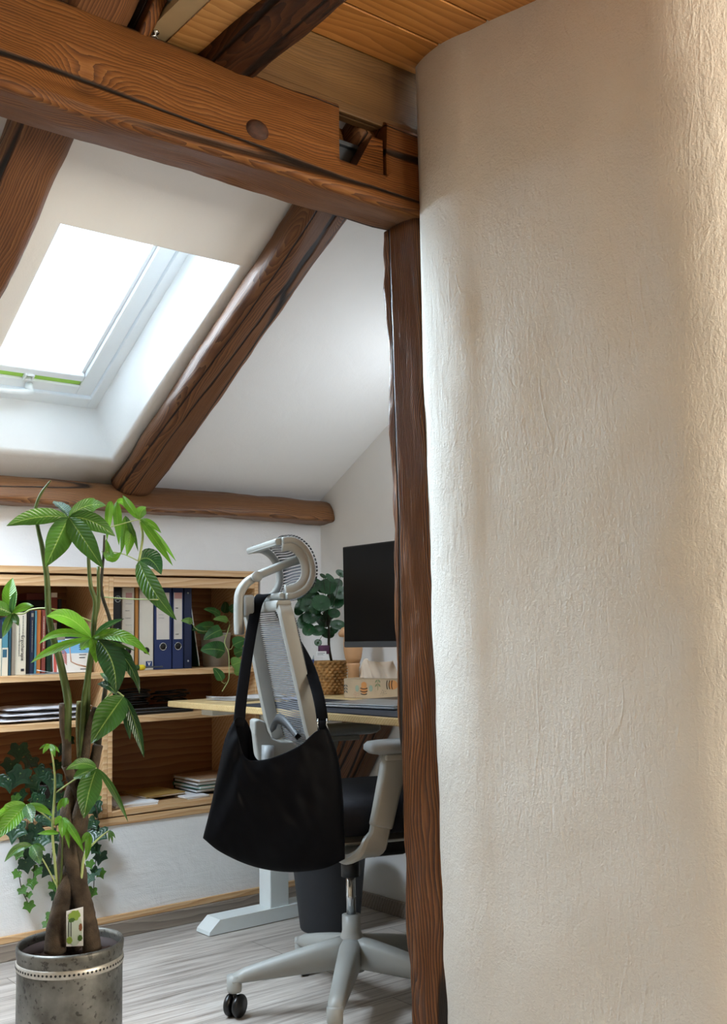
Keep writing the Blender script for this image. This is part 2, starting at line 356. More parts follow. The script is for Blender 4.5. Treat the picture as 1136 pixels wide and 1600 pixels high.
class MB:
    def __init__(s): s.bm = bmesh.new(); s.uv = s.bm.loops.layers.uv.new('UVMap'); s.smooth = True
    def face(s, vs, uvs=None):
        try: f = s.bm.faces.new(vs)
        except ValueError: return None
        f.smooth = s.smooth
        if uvs:
            for lp, u in zip(f.loops, uvs): lp[s.uv].uv = u
        return f
    def box(s, lo, hi, mtx=None, bev=0., seg=2):
        lo, hi = V(lo), V(hi)
        cs = [V((x, y, z)) for z in (lo.z, hi.z) for y in (lo.y, hi.y) for x in (lo.x, hi.x)]
        if mtx is not None: cs = [mtx @ c for c in cs]
        vs = [s.bm.verts.new(c) for c in cs]
        fs = [s.face([vs[i] for i in q]) for q in ((0, 2, 3, 1), (4, 5, 7, 6), (0, 1, 5, 4), (2, 6, 7, 3), (0, 4, 6, 2), (1, 3, 7, 5))]
        for f in fs: f.smooth = False
        if bev:
            es = list({e for f in fs for e in f.edges})
            r = bmesh.ops.bevel(s.bm, geom=es, offset=bev, segments=seg, profile=.5, affect='EDGES')
        return s
    def tube(s, pts, rad, sides=8, cap=True, flat=None):
        pts = [V(p) for p in pts]; n = len(pts)
        rad = [rad]*n if isinstance(rad, (int, float)) else list(rad)
        rings = []; prev = None
        for i, p in enumerate(pts):
            t = (pts[min(i+1, n-1)] - pts[max(i-1, 0)]).normalized()
            if prev is None:
                a = V((0, 0, 1)) if abs(t.z) < .9 else V((1, 0, 0)); nx = t.cross(a).normalized()
            else:
                nx = (prev - t*prev.dot(t)).normalized()
            prev = nx; ny = t.cross(nx)
            ring = []
            for k in range(sides):
                a = 2*PI*k/sides; ring.append(s.bm.verts.new(p + (nx*math.cos(a) + ny*math.sin(a))*rad[i]))
            rings.append(ring)
        for i in range(n-1):
            for k in range(sides):
                k2 = (k+1) % sides; s.face([rings[i][k], rings[i][k2], rings[i+1][k2], rings[i+1][k]])
        if cap: s.face(rings[0][::-1]); s.face(rings[-1])
        return s
    def ribbon(s, pts, side, w, th):       # flat strap / bar with rectangular section; side = width direction per point
        pts = [V(p) for p in pts]; n = len(pts)
        w = [w]*n if isinstance(w, (int, float)) else w
        side = [V(side)]*n if not isinstance(side, list) else side
        rings = []
        for i, p in enumerate(pts):
            t = (pts[min(i+1, n-1)] - pts[max(i-1, 0)]).normalized()
            sd = (side[i] - t*side[i].dot(t)).normalized(); nm = t.cross(sd)
            a, b_ = sd*w[i]/2, nm*th/2; e = .8
            rings.append([s.bm.verts.new(p+q) for q in (a*e+b_, a+b_*.4, a-b_*.4, a*e-b_, -a*e-b_, -a-b_*.4, -a+b_*.4, -a*e+b_)])
        for i in range(n-1):
            for k in range(8): k2 = (k+1) % 8; s.face([rings[i][k], rings[i][k2], rings[i+1][k2], rings[i+1][k]])
        s.face(rings[0][::-1]); s.face(rings[-1]); return s
    def lathe(s, prof, n=40, c=(0, 0, 0), mtx=None, close=False):
        c = V(c); rings = []
        for r, z in prof:
            if r < 1e-6: rings.append([s.bm.verts.new(mtx @ (c+V((0, 0, z))) if mtx else c+V((0, 0, z)))])
            else:
                rings.append([])
                for k in range(n):
                    p = c + V((r*math.cos(2*PI*k/n), r*math.sin(2*PI*k/n), z)); rings[-1].append(s.bm.verts.new(mtx @ p if mtx else p))
        for a, b_ in zip(rings, rings[1:]):
            for k in range(n):
                k2 = (k+1) % n
                if len(a) == 1 and len(b_) == 1: continue
                if len(a) == 1: s.face([a[0], b_[k2], b_[k]])
                elif len(b_) == 1: s.face([a[k], a[k2], b_[0]])
                else: s.face([a[k], a[k2], b_[k2], b_[k]])
        return s
    def grid(s, P, flipped=False, closed_u=False):   # P[i][j] -> Vector
        vs = [[s.bm.verts.new(p) for p in row] for row in P]; ni = len(vs); nj = len(vs[0])
        for i in range(ni-1):
            for j in range(nj if closed_u else nj-1):
                j2 = (j+1) % nj
                q = [vs[i][j], vs[i][j2], vs[i+1][j2], vs[i+1][j]]
                u = [(i/(ni-1), j/(nj-1)), (i/(ni-1), (j+1)/(nj-1)), ((i+1)/(ni-1), (j+1)/(nj-1)), ((i+1)/(ni-1), j/(nj-1))]
                if flipped: q.reverse(); u.reverse()
                s.face(q, u)
        return vs
    def prism(s, outline, depth):        # outline: 3-D points (planar), depth: Vector
        a = [s.bm.verts.new(V(p)) for p in outline]; b_ = [s.bm.verts.new(V(p)+V(depth)) for p in outline]
        n = len(a); fs = [s.face(a), s.face(b_[::-1])]
        for k in range(n): fs.append(s.face([a[k], b_[k], b_[(k+1) % n], a[(k+1) % n]]))
        for f in fs:
            if f: f.smooth = False
        return s
    def build(s, name, mt, parent=None, mods=(), auto=False):
        bmesh.ops.recalc_face_normals(s.bm, faces=s.bm.faces[:])
        me = bpy.data.meshes.new(name); s.bm.to_mesh(me); s.bm.free()
        o = link(name, me, parent, mt)
        for kind, kw in mods:
            md = o.modifiers.new(kind.lower(), kind)
            for a, b_ in kw.items(): setattr(md, a, b_)
        return o

def bez(b, c, t, n):
    return [b*(1-u)**2 + c*2*u*(1-u) + t*u*u for u in [i/n for i in range(n+1)]]
def spline(pts, sub=5):
    pts = [V(p) for p in pts]
    P = [pts[0]*2-pts[1]] + pts + [pts[-1]*2-pts[-2]]; out = []
    for i in range(1, len(P)-2):
        for k in range(sub):
            t = k/sub; a, b_, c, d = P[i-1], P[i], P[i+1], P[i+2]
            out.append(.5*((2*b_) + (c-a)*t + (2*a-5*b_+4*c-d)*t*t + (-a+3*b_-3*c+d)*t**3))
    out.append(pts[-1]); return out
def lerp_list(vals, n):
    out = []
    for i in range(n):
        x = i/(n-1)*(len(vals)-1); k = min(int(x), len(vals)-2); out.append(vals[k]*(1-x+k)+vals[k+1]*(x-k))
    return out

def leaf(mb, b, c, t, w, tilt=0., fold=.25, n=12, ripple=.02, shape=1.0, tipcurl=0.):
    b, c, t = V(b), V(c), V(t); sp = bez(b, c, t, n); rows = []
    for i, p in enumerate(sp):
        u = i/n; T = (sp[min(i+1, n)]-sp[max(i-1, 0)]).normalized(); vw = (p-EYE).normalized()
        sd = T.cross(vw)
        if sd.length < 1e-3: sd = T.cross(V((0, 0, 1)))
        sd.normalize(); sd = Matrix.Rotation(tilt, 3, T) @ sd; nm = sd.cross(T)
        if nm.z < 0: nm = -nm
        hw = w/2*max(.02, math.sin(PI*min(1, u**.9))**.75*(1 if u < .6 else 1-.25*((u-.6)/.4)**1.5)) if shape == 1.0 else w/2*max(.02, math.sin(PI*u**shape)**.6)
        row = []
        for j in range(-2, 3):
            q = j/2
            row.append(p + sd*hw*q + nm*(abs(q)*fold*hw + ripple*w*abs(q)*math.sin(u*26)))
        rows.append(row)
    mb.grid(rows)

def beam(name, p0, p1, w, h, mt, up=(0, 0, 1), r=.02, amp=.006, seed=0, step=.03, shape=None, parent=None):
    p0, p1 = V(p0), V(p1); ex = (p1-p0).normalized(); ez = V(up); ez = (ez-ex*ez.dot(ex)).normalized(); ey = ez.cross(ex)
    L = (p1-p0).length; n = max(4, int(L/step)); pts = []
    rr = [r]*4 if isinstance(r, (int, float)) else r            # corners: +y+z, -y+z, -y-z, +y-z
    for k, (sy, sz) in enumerate(((1, 1), (-1, 1), (-1, -1), (1, -1))):
        q = rr[k]; cy, cz = sy*(w/2-q), sz*(h/2-q); a0 = {0: 0, 1: PI/2, 2: PI, 3: 3*PI/2}[k]
        for j in range(6): a = a0+PI/2*j/5; pts.append((cy+q*math.cos(a), cz+q*math.sin(a)))
        y2, z2 = {0: (-1, 1), 1: (-1, -1), 2: (1, -1), 3: (1, 1)}[k]; q2 = rr[(k+1) % 4]
        ny, nz = y2*(w/2-q2), z2*(h/2-q2)
        e = pts[-1]; f = (ny, h/2*sz) if k in (0, 2) else (w/2*sy, nz)
        for j in range(1, 5): pts.append((e[0]+(f[0]-e[0])*j/5, e[1]+(f[1]-e[1])*j/5))
    mb = MB(); rows = []
    for i in range(n+1):
        x = -L/2 + L*i/n; row = []
        for (y, z) in pts:
            s = V((y, z)).normalized()
            d = amp*(noise.noise(V((x*2.3+seed*7.1, y*7, z*7+seed))) + .5*noise.noise(V((x*7+seed, y*22, z*22))) + .25*noise.noise(V((x*18, y*60, z*60+seed))))
            row.append(V((x, y+s[0]*d, z+s[1]*d)))
        rows.append(row)
    vs = mb.grid(rows, closed_u=True); mb.face(vs[0][::-1]); mb.face(vs[-1])
    o = mb.build(name, mt, parent)
    mm = Matrix((ex, ey, ez)).transposed().to_4x4(); mm.translation = (p0+p1)/2; o.matrix_world = mm
    return o

def text(name, body, size, mt, mtx, parent=None, extrude=.0003):
    cu = bpy.data.curves.new('text', 'FONT'); cu.body = body; cu.size = size; cu.extrude = extrude; cu.align_x = 'CENTER'; cu.align_y = 'CENTER'
    t = bpy.data.objects.new('text', cu); COL.objects.link(t)
    me = bpy.data.meshes.new_from_object(t.evaluated_get(bpy.context.evaluated_depsgraph_get()))
    bpy.data.objects.remove(t); bpy.data.curves.remove(cu)
    me.transform(mtx); me.materials.clear()
    return link(name, me, parent, mt)
def frame_mtx(o, x, y):           # local x->x, y->y, z->x cross y
    x, y = V(x).normalized(), V(y).normalized(); z = x.cross(y)
    mm = Matrix((x, y, z)).transposed().to_4x4(); mm.translation = V(o); return mm

# ------------------------------------------------------------------ the setting
BX0, BX1, FY0, RX = -2.2, 2.63, -1.9, 3.6
mb = MB(); mb.box((BX0, FY0, -.06), (RX, YB+.1, 0)); struct(mb.build('floor', M['floor']))
OX0, OX1, OZ0, OZ1 = .83, 2.325, .389, 1.312
mb = MB()
for lo, hi in (((BX0, YB, 0), (BX1+.1, YB+.1, OZ0)), ((BX0, YB, OZ1), (BX1+.1, YB+.1, 1.72)), ((BX0, YB, OZ0), (OX0, YB+.1, OZ1)), ((OX1, YB, OZ0), (BX1+.1, YB+.1, OZ1))): mb.box(lo, hi)
struct(mb.build('wall_back', M['plaster']))
mb = MB(); mb.box((BX1, 1.9, 0), (BX1+.1, YB, 2.75)); struct(mb.build('wall_gable', M['smooth']))
mb = MB()
for lo, hi in (((BX1-.02, 2.10, 1.25), (BX1-.001, 2.15, 2.0)), ((BX1-.02, 2.77, 1.25), (BX1-.001, 2.82, 2.0)), ((BX1-.02, 2.15, 1.25), (BX1-.001, 2.77, 1.30)), ((BX1-.02, 2.15, 1.95), (BX1-.001, 2.77, 2.0))): mb.box(lo, hi, bev=.002)
w3 = struct(mb.build('gable_fill_frame', M['whitepaint']))  # frame added around the end-wall fill light, no opening behind it
mb = MB(); mb.box((BX1-.012, 2.15, 1.30), (BX1-.008, 2.77, 1.95)); mb.build('lamp_backing', M['whitepaint'], w3)  # opaque panel added behind the end-wall fill light
mb = MB(); mb.box((BX0-.1, FY0, 0), (BX0, YB+.1, 3.4)); struct(mb.build('wall_left', M['roomwall']))
mb = MB(); mb.box((BX0-.1, FY0-.1, 0), (RX+.1, FY0, 3.4)); struct(mb.build('wall_front', M['roomwall']))
mb = MB(); mb.box((RX, FY0, 0), (RX+.1, 1.4, 2.75))
struct(mb.build('wall_right', M['roomwall']))
w2 = MB(); wx0, wx1, wy = 2.38, 3.52, FY0
for lo, hi in (((wx0, wy+.002, .85), (wx0+.06, wy+.05, 2.15)), ((wx1-.06, wy+.002, .85), (wx1, wy+.05, 2.15)), ((wx0+.06, wy+.002, .85), (wx1-.06, wy+.05, .91)), ((wx0+.06, wy+.002, 2.09), (wx1-.06, wy+.05, 2.15))): w2.box(lo, hi)
w2 = struct(w2.build('room_fill_frame', M['whitepaint']))  # unseen frame added on the closed front wall, around the room fill light
mb = MB(); mb.box((wx0+.06, wy+.02, .91), (wx1-.06, wy+.026, 2.09)); mb.build('lamp_backing', M['roomwall'], w2)  # solid panel added inside that frame, behind the room fill light

# pillar of the partition: long face towards the nook, rounded at both ends
path = [(BX1+.05, 2.0), (1.81, 2.0)]
path += [tuple(p[:2]) for p in bez(V((1.802, 1.998, 0)), V((1.762, 1.885, 0)), V((1.80, 1.79, 0)), 12)]
path += [(1.80+.0978*i/10, 1.79-.46*i/10) for i in range(1, 10)]
path += [tuple(p[:2]) for p in bez(V((1.898, 1.33, 0)), V((1.945, 1.11, 0)), V((2.22, 1.05, 0)), 14)]
path += [(2.22+(RX-2.22)*i/6, 1.05) for i in range(1, 7)]
path += [(RX, 1.3), (BX1+.05, 1.3)]
mb = MB(); rows = []; NZ = 90
for i in range(NZ+1):
    z = 2.58*i/NZ; row = []
    for k, (x, y) in enumerate(path):
        d = .007*noise.noise(V((x*3, y*3, z*1.6))) + .004*noise.noise(V((x*9+4, y*9, z*5)))
        row.append(V((x+d, y+d*.5, z)))
    rows.append(row)
mb.grid(rows, closed_u=True); struct(mb.build('wall_partition', M['pillar']))

# sloping plaster ceiling with the skylight opening, in roof coordinates (x, s up the slope, o outwards)
RB = V((0, YB, ZB))
def rp(x, s, o=0): return V((x, 0, 0)) + RB + RS*s + RN*o
SX0, SX1, SB, ST = 1.07, 1.62, .14, 1.114
mb = MB(); xs = [BX0, SX0, SX1, BX1+.05]; ss = [-.12, SB, ST, 1.78]
g = [[mb.bm.verts.new(rp(x, s)) for x in xs] for s in ss]
for i in range(3):
    for j in range(3):
        if (i, j) != (1, 1): mb.face([g[i][j], g[i][j+1], g[i+1][j+1], g[i+1][j]])
OW = .264
oc = [mb.bm.verts.new(rp(x, s, OW)) for x, s in ((SX0, .1145), (SX1, .1145), (SX1, 1.25), (SX0, 1.25))]
ic = [g[1][1], g[1][2], g[2][2], g[2][1]]
for k in range(4): mb.face([ic[k], ic[(k+1) % 4], oc[(k+1) % 4], oc[k]])
mb.bm.edges.ensure_lookup_table()
es = [mb.bm.edges.get((ic[k], ic[(k+1) % 4])) for k in range(4)] 
bmesh.ops.bevel(mb.bm, geom=es, offset=.022, segments=4, profile=.5, affect='EDGES')
a = [mb.bm.verts.new(rp(x, s)) for x, s in ((BX0, 1.78), (1.03, 1.78), (1.03, 3.41), (BX0, 3.41))]; mb.face(a)
struct(mb.build('ceiling', M['smooth']))
mb = MB()
mb.box((BX0, FY0, 3.24), (1.06, .62, 3.3)); mb.box((1.03, FY0, 2.425), (1.06, 2.02, 3.3)); struct(mb.build('ceiling_upper', M['roomwall']))
mb = MB(); y = 2.03; k = 0
while y > FY0:
    mb.box((1.285, max(FY0, y-.148), 2.57), (RX, y-.002, 2.60), bev=.003, seg=1); y -= .15
struct(mb.build('ceiling_boards', M['pineceil']))
mb = MB(); mb.box((1.0, FY0, 2.615), (RX, 2.1, 2.66)); struct(mb.build('ceiling_upper_deck', M['roomwall']))
mb = MB(); mb.box((1.019, .3, 2.402), (1.071, 2.16, 2.418)); struct(mb.build('ceiling_panel', plain('plywood_panel', '#a08a68', .7, 0, .06, 20)))
mb = MB(); mb.box((1.072, .3, 2.400), (1.30, 2.155, 2.420)); struct(mb.build('ceiling_board_plain', M['pinelight']))
mb = MB(); mb.box((1.30, 2.03, 2.375), (1.88, 2.055, 2.614), bev=.002); mb.box((1.30, 2.012, 2.375), (1.88, 2.03, 2.405), bev=.004); struct(mb.build('trim_1', M['weather']))
eye = MB(); e0 = on(2, 2.402, 242, 50)
eye.lathe([(.0, 0), (.010, 0), (.010, -.003), (.004, -.004), (.004, -.010), (0, -.010)], 16, e0)
pts = [e0 + V((.009*math.cos(t), 0, -.018+.009*math.sin(t))) for t in [2*PI*i/16 for i in range(17)]]; eye.tube(pts, .0022, 6)
tag(eye.build('eye_screw', M['chrome']), 'small metal eye screw in the pale panel above the big beam', 'hook')

# skirting and trim
mb = MB(); mb.box((BX0, YB-.016, 0), (BX1, YB-.001, .056), bev=.003); struct(mb.build('baseboard_back', M['skirt']))
mb = MB(); mb.box((BX0, YB-.012, .057), (BX1, YB-.001, .080), bev=.002); struct(mb.build('trim_2', M['pine']))
mb = MB(); mb.box((OX0-.03, YB-.005, 1.288), (OX1+.01, YB-.001, 1.312), bev=.002); struct(mb.build('trim_3', M['pine']))
mb = MB(); mb.box((OX0-.03, YB-.006, .389), (OX1+.01, YB-.001, .416), bev=.003); struct(mb.build('trim_4', M['pine']))
mb = MB(); mb.box((BX1-.016, 2.02, 0), (BX1-.001, YB-.02, .056), bev=.003); struct(mb.build('baseboard_gable', M['skirt']))

# skylight
SXC = (SX0+SX1)/2
def rbox(mb, x0, x1, s0, s1, o0, o1, bev=.003):
    mm = Matrix((V((1, 0, 0)), RS, RN)).transposed().to_4x4(); mm.translation = RB
    return mb.box((x0, s0, o0), (x1, s1, o1), mm, bev)
def rframe(mb, x0, x1, s0, s1, wx, wb, wt, o0, o1, bev=.003):
    rbox(mb, x0, x0+wx, s0, s1, o0, o1, bev); rbox(mb, x1-wx, x1, s0, s1, o0, o1, bev)
    rbox(mb, x0+wx, x1-wx, s0, s0+wb, o0, o1, bev); rbox(mb, x0+wx, x1-wx, s1-wt, s1, o0, o1, bev)
mb = MB(); rframe(mb, SX0-.02, SX1+.02, .095, 1.27, .056, .068, .06, OW-.002, OW+.09); win = struct(mb.build('window_1', M['whitepaint']))
mb = MB(); rframe(mb, SX0+.040, SX1-.040, .170, 1.215, .058, .048, .06, OW+.006, OW+.05)
rframe(mb, SX0+.098, SX1-.098, .218, 1.155, .014, .012, .014, OW+.022, OW+.055)
sash = mb.build('sash', M['whitepaint'], win)
mb = MB(); rbox(mb, SX0+.105, SX1-.105, .225, 1.15, OW+.05, OW+.058, 0); mb.build('glass_pane', M['glass'], win)
mb = MB(); rbox(mb, SX0+.100, SX1-.100, .216, .2425, OW+.012, OW+.03); bl = mb.build('blind_fabric', M['blind'], win)
mb = MB(); rbox(mb, SX0+.100, SX1-.100, .2425, .272, OW+.004, OW+.028, .004); rbox(mb, SX0+.1, SX1-.1, .208, .2165, OW+.004, OW+.028)
blr = mb.build('blind_rail', M['whitepaint'], win)
mb = MB(); gx = on(1, 3.52, 45, 587).x
rframe(mb, gx-.017, gx+.017, .222, .250, .006, .006, .006, OW-.006, OW+.012, .002); mb.build('blind_grip', M['whitepaint'], blr)
mb = MB(); hx = on(1, 3.58, 40, 603).x
mb.tube([rp(hx, .196, OW-.0), rp(hx, .196, OW-.03)], [.014, .012], 12)
mb.tube([rp(hx+.01, .196, OW-.03), rp(hx-.02, .193, OW-.034), rp(hx-.075, .190, OW-.036), rp(hx-.13, .190, OW-.036)], [.010, .0115, .010, .008], 12)
mb.build('window_handle', M['whitepaint'], win)

mb = MB(); rframe(mb, .24, .80, .10, 1.02, .05, .05, .05, -.012, -.001); w4 = struct(mb.build('roof_fill_frame', M['whitepaint']))  # unseen frame added around the roof fill light, ceiling is closed here
mb = MB(); rbox(mb, .29, .75, .15, .97, -.008, -.002, 0); mb.build('lamp_backing', M['whitepaint'], w4)  # opaque panel added between the ceiling and the roof fill light

# ------------------------------------------------------------------ old timbers
# purlin with an open mortise near its right end
o = beam('purlin_beam', (-2.1, 2.075, 2.285), (1.86, 2.072, 2.271), .148, .232, M['beam'], r=[.018, .018, .022, .014], amp=.009, seed=3, step=.035)
cut = MB(); cut.box((1.538, 1.93, 2.236), (1.695, 2.115, 2.46)); c = cut.build('cutter', M['beam'])
bpy.context.view_layer.update()
md = o.modifiers.new('mortise', 'BOOLEAN'); md.object = c; md.operation = 'DIFFERENCE'; md.solver = 'EXACT'
me = bpy.data.meshes.new_from_object(o.evaluated_get(bpy.context.evaluated_depsgraph_get()))
o.modifiers.clear(); o.data = me; bpy.data.objects.remove(c)
tag(o, 'thick reddish brown beam crossing the top of the room, with a cut notch', 'beam')
inv = o.matrix_world.inverted()
def into(o_, mesh_obj):
    mesh_obj.parent = o_; mesh_obj.matrix_parent_inverse = o_.matrix_world.inverted(); return mesh_obj
mb = MB(); mb.box((1.542, 2.075, 2.240), (1.690, 2.10, 2.335), bev=.004); mb.box((1.542, 2.062, 2.318), (1.690, 2.078, 2.330), bev=.002); into(o, mb.build('metal_plate', M['dark_metal']))
mb = MB(); mb.prism([(1.60, 2.06, 2.239), (1.69, 2.06, 2.239), (1.69, 2.06, 2.335), (1.655, 2.06, 2.335)], (0, -.05, 0)); into(o, mb.build('wooden_wedge', M['post']))
kn = MB(); kp = on(1, 1.997, 403, 203)
kn.lathe([(0, .010), (.008, .0095), (.016, .008), (.022, .004), (.027, -.004)], 24, (0, 0, 0), Matrix.Translation(kp) @ Matrix.Rotation(PI/2, 4, 'X') @ Matrix.Diagonal((1.25, 1, 1, 1)).to_4x4())
into(o, kn.build('knot', plain('dark_knot', '#3a1c0c', .5, 0, .5, 60, .5, .8)))

o = beam('wall_post', (1.872, 2.040, .0), (1.870, 2.083, 2.153), .150, .150, M['post'], up=(1, 0, 0), r=[.018, .020, .02, .02], amp=.015, seed=11, step=.02)
tag(o, 'dark weathered upright post standing against the rough plaster wall', 'post')
RL = V((0, -math.cos(ROOF), math.sin(ROOF)))
def rafter(x, w, s0, s1, h, seed, r):
    return beam('rafter', rp(x, s0, -.002-h/2), rp(x, s1, -.002-h/2), w, h, M['rafter'], up=tuple(RN), r=r, amp=.009, seed=seed)
tag(rafter(1.722, .158, .06, 1.72, .088, 5, [.03, .03, .045, .045]), 'sloping brown rafter to the right of the skylight', 'beam')
tag(rafter(.898, .150, .06, 3.3, .088, 8, [.03, .03, .035, .035]), 'sloping dark rafter to the left of the skylight', 'beam')
o = beam('trimmer_timber', rp(1.003, 1.60, -.05), rp(1.003, 2.9, -.05), .03, .09, M['post'], up=tuple(RN), r=.008, amp=.004, seed=9)
tag(o, 'dark timber beside the left rafter, above the big beam', 'beam')
o = beam('wall_plate_beam', (BX0+.02, 3.585, 1.567), (2.625, 3.585, 1.567), .19, .098, M['plate'], r=[.03, .075, .018, .02], amp=.010, seed=14)
tag(o, 'low horizontal log set along the top of the knee wall', 'beam')
o = beam('collar_beam', (1.222, 2.115, 2.441), (1.212, -1.2, 2.441), .135, .14, M['collar'], r=[.012, .03, .04, .012], amp=.010, seed=21)
tag(o, 'dark mottled tie timber resting on the big beam under the ceiling', 'beam')
o = beam('wall_brace', (2.585, 3.45, .44), (2.585, 3.135, .86), .19, .09, M['post'], up=(1, 0, 0), r=.02, amp=.008, seed=31)
tag(o, 'diagonal dark brace timber on the end wall below the desk', 'beam')

# ------------------------------------------------------------------ built-in shelf in the knee wall: two cabinets
SH = [(.416, .436), (.745, .767), (.911, .933), (1.243, 1.281)]    # bottom board, two shelves, top board (z ranges)
YF, YK = YB+.004, 3.95
def cabinet(x0, x1, label):
    r = empty('shelf_cabinet', ((x0+x1)/2, (YF+YK)/2, .417)); tag(r, label, 'shelf')
    def part(name, boxes, mt, bev=.0015):
        mb = MB()
        for lo, hi in boxes: mb.box(V(lo)-V(r.location), V(hi)-V(r.location), bev=bev, seg=1)
        return mb.build(name, mt, r)
    part('side_panel', [((x0, YF, .418), (x0+.018, YK, 1.281))], M['pine']); part('side_panel', [((x1-.018, YF, .418), (x1, YK, 1.281))], M['pine'])
    part('bottom_panel', [((x0+.018, YF, .418), (x1-.018, YK, .438))], M['pine']); part('top_panel', [((x0+.018, YF+.018, 1.266), (x1-.018, YK, 1.281))], M['pine']); part('top_rail', [((x0+.018, YF, 1.243), (x1-.018, YF+.018, 1.281))], M['pine'])
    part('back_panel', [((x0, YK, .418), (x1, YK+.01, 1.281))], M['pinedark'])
    for z0, z1 in SH[1:3]: part('shelf_board', [((x0+.018, YF+.004, z0), (x1-.018, YK-.001, z1))], M['pine'])
    return r
DX = 1.6695
cabinet(.86, DX, 'built-in pine shelf cabinet behind the potted money tree, holding books')
cabinet(DX+.001, 2.318, 'built-in pine shelf cabinet behind the office chair, holding ring binders')
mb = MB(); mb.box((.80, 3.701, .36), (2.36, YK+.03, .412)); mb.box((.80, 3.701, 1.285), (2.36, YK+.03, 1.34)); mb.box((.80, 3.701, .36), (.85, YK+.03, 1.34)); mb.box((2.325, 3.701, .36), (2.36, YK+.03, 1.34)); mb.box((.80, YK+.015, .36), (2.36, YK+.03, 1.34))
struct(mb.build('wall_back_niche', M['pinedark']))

Z1, Z2, Z0 = .9335, .7675, .4385
def px_x(x, y=1000, Y=3.66): return on(1, Y, x, y).x
def book(x0, x1, top, mt, yf, label, depth=.2, group=None, lean=0., name='book', z=Z1, cat='book', extra=None):
    yy = 1000; X0, X1 = px_x(x0, yy, yf), px_x(x1, yy, yf); zt = min(1.258, on(1, yf, (x0+x1)/2, top).z)
    r = empty(name, ((X0+X1)/2, yf, z)); w = X1-X0-.0008; h = zt-z
    if lean: r.rotation_euler = (0, lean, 0)
    tag(r, label, cat, group)
    mb = MB(); t = .0025
    mb.box((-w/2, 0, 0), (-w/2+t, depth, h), bev=.0006, seg=1); mb.box((w/2-t, 0, 0), (w/2, depth, h), bev=.0006, seg=1); mb.box((-w/2, 0, 0), (w/2, t, h), bev=.001, seg=1)
    mb.build('cover', mt, r)
    mb = MB(); mb.box((-w/2+t, t, .003), (w/2-t, depth-.004, h-.003)); mb.build('pages', M['paper'], r)
    if extra: extra(r, w, h)
    return r
def spine_patch(r, w, h, z0, z1, mt, name='spine_label', inset=.0):
    mb = MB(); mb.box((-w/2+inset, -.0008, z0), (w/2-inset, .0004, z1)); return mb.build(name, mt, r)
def spine_lines(r, w, z0, z1, xs, mt, name='spine_lettering', dash=.004, th=.0012):
    mb = MB()
    for x in xs:
        z = z0
        while z < z1:
            d = dash*rnd.uniform(.5, 1.6); mb.box((x-th, -.0012, z), (x+th, 0, min(z1, z+d))); z += d+dash*.45
    return mb.build(name, mt, r)
def ex1(r, w, h): spine_patch(r, w, h, h*.66, h, M['navy_cover'], 'spine_top')
book(-9, 3.3, 968, M['cream_cover'], 3.665, 'cream book with a navy top, leftmost on the upper shelf', extra=ex1)
def ex2(r, w, h):
    spine_patch(r, w, h, 0, h*.52, M['cream_cover'], 'spine_band'); mb = MB(); mb.box((-w*.42, -.0016, h*.34), (w*.3, 0, h*.49)); mb.build('spine_picture', M['darkteal_cover'], r)
book(3.4, 13, 972, M['teal_cover'], 3.662, 'teal book with a white lower spine and small dark picture', extra=ex2)
book(13.2, 17.8, 964, M['darkteal_cover'], 3.668, 'thin blue-teal book left of the thick grey-cream pair')
book(18, 25.5, 957, M['taupe_cover'], 3.672, 'rounded taupe book left of the cream therapy book')
def ex3(r, w, h):
    mm = frame_mtx((w*.12, -.0009, h*.43), (0, 0, -1), (1, 0, 0)); text('spine_title', 'Ergotherapie', .017, M['ink'], mm, r)
    spine_lines(r, w, h*.62, h*.95, [w*.14], M['sprig_grey'], 'spine_author'); spine_lines(r, w, h*.3, h*.82, [-w*.24], M['sprig_grey'], 'spine_subtitle')
    mb = MB(); mb.box((-w*.02, -.0012, h*.06), (w*.3, 0, h*.10)); mb.build('publisher_mark', M['ink'], r)
book(25.8, 41.3, 957, M['cream_cover'], 3.664, 'thick cream textbook with dark vertical title lettering', extra=ex3)
book(41.5, 46.8, 953, M['black_cover'], 3.676, 'black book right of the thick cream textbook')
def ex4(r, w, h):
    mb = MB(); mb.box((-w*.3, -.0012, h*.9), (w*.3, 0, h*.96)); mb.build('publisher_mark', M['taupe_cover'], r)
    spine_lines(r, w, h*.35, h*.85, [0], M['taupe_cover'])
book(47, 53.2, 954, M['navy_cover'], 3.67, 'navy book with pale lettering beside the black book', extra=ex4)
book(53.4, 58, 954, M['teal_cover'], 3.674, 'slim bright teal book left of the orange one')
book(58.2, 63.8, 953, M['orange_cover'], 3.668, 'slim orange book on the upper shelf')
def ex5(r, w, h): spine_lines(r, w, h*.4, h*.9, [w*.05], M['cream_cover'])
book(64, 71.5, 953, M['redbrown_cover'], 3.676, 'red-brown book right of the orange one', extra=ex5)
book(72.5, 80, 996, M['darkgreen_cover'], 3.69, 'low dark green book at the right end of the row')
def ex6(r, w, h): spine_patch(r, w, h, h*.62, h*.94, M['redbrown_cover'], 'spine_block')
book(79, 89, 926, M['white_cover'], 3.80, 'tall pale book with a reddish spine block behind the others', .14, extra=ex6)
book(90, 96, 936, M['black_cover'], 3.81, 'tall thin black book at the back of the upper shelf', .13)
r = empty('storage_box', (px_x(56, 940, 3.86), 3.86, Z1+.0)); tag(r, 'dark red and black box standing behind the row of books', 'box')
mb = MB(); w_ = px_x(72, 940, 3.84)-px_x(43, 940, 3.84); mb.box((-w_/2, -.0, 0), (w_/2, .085, .27), bev=.003); mb.build('box_body', M['black_cover'], r)
mb = MB(); mb.box((-w_/2-.001, -.001, .27), (w_/2+.001, .086, .297), bev=.003); mb.build('box_lid', M['darkred_cover'], r)

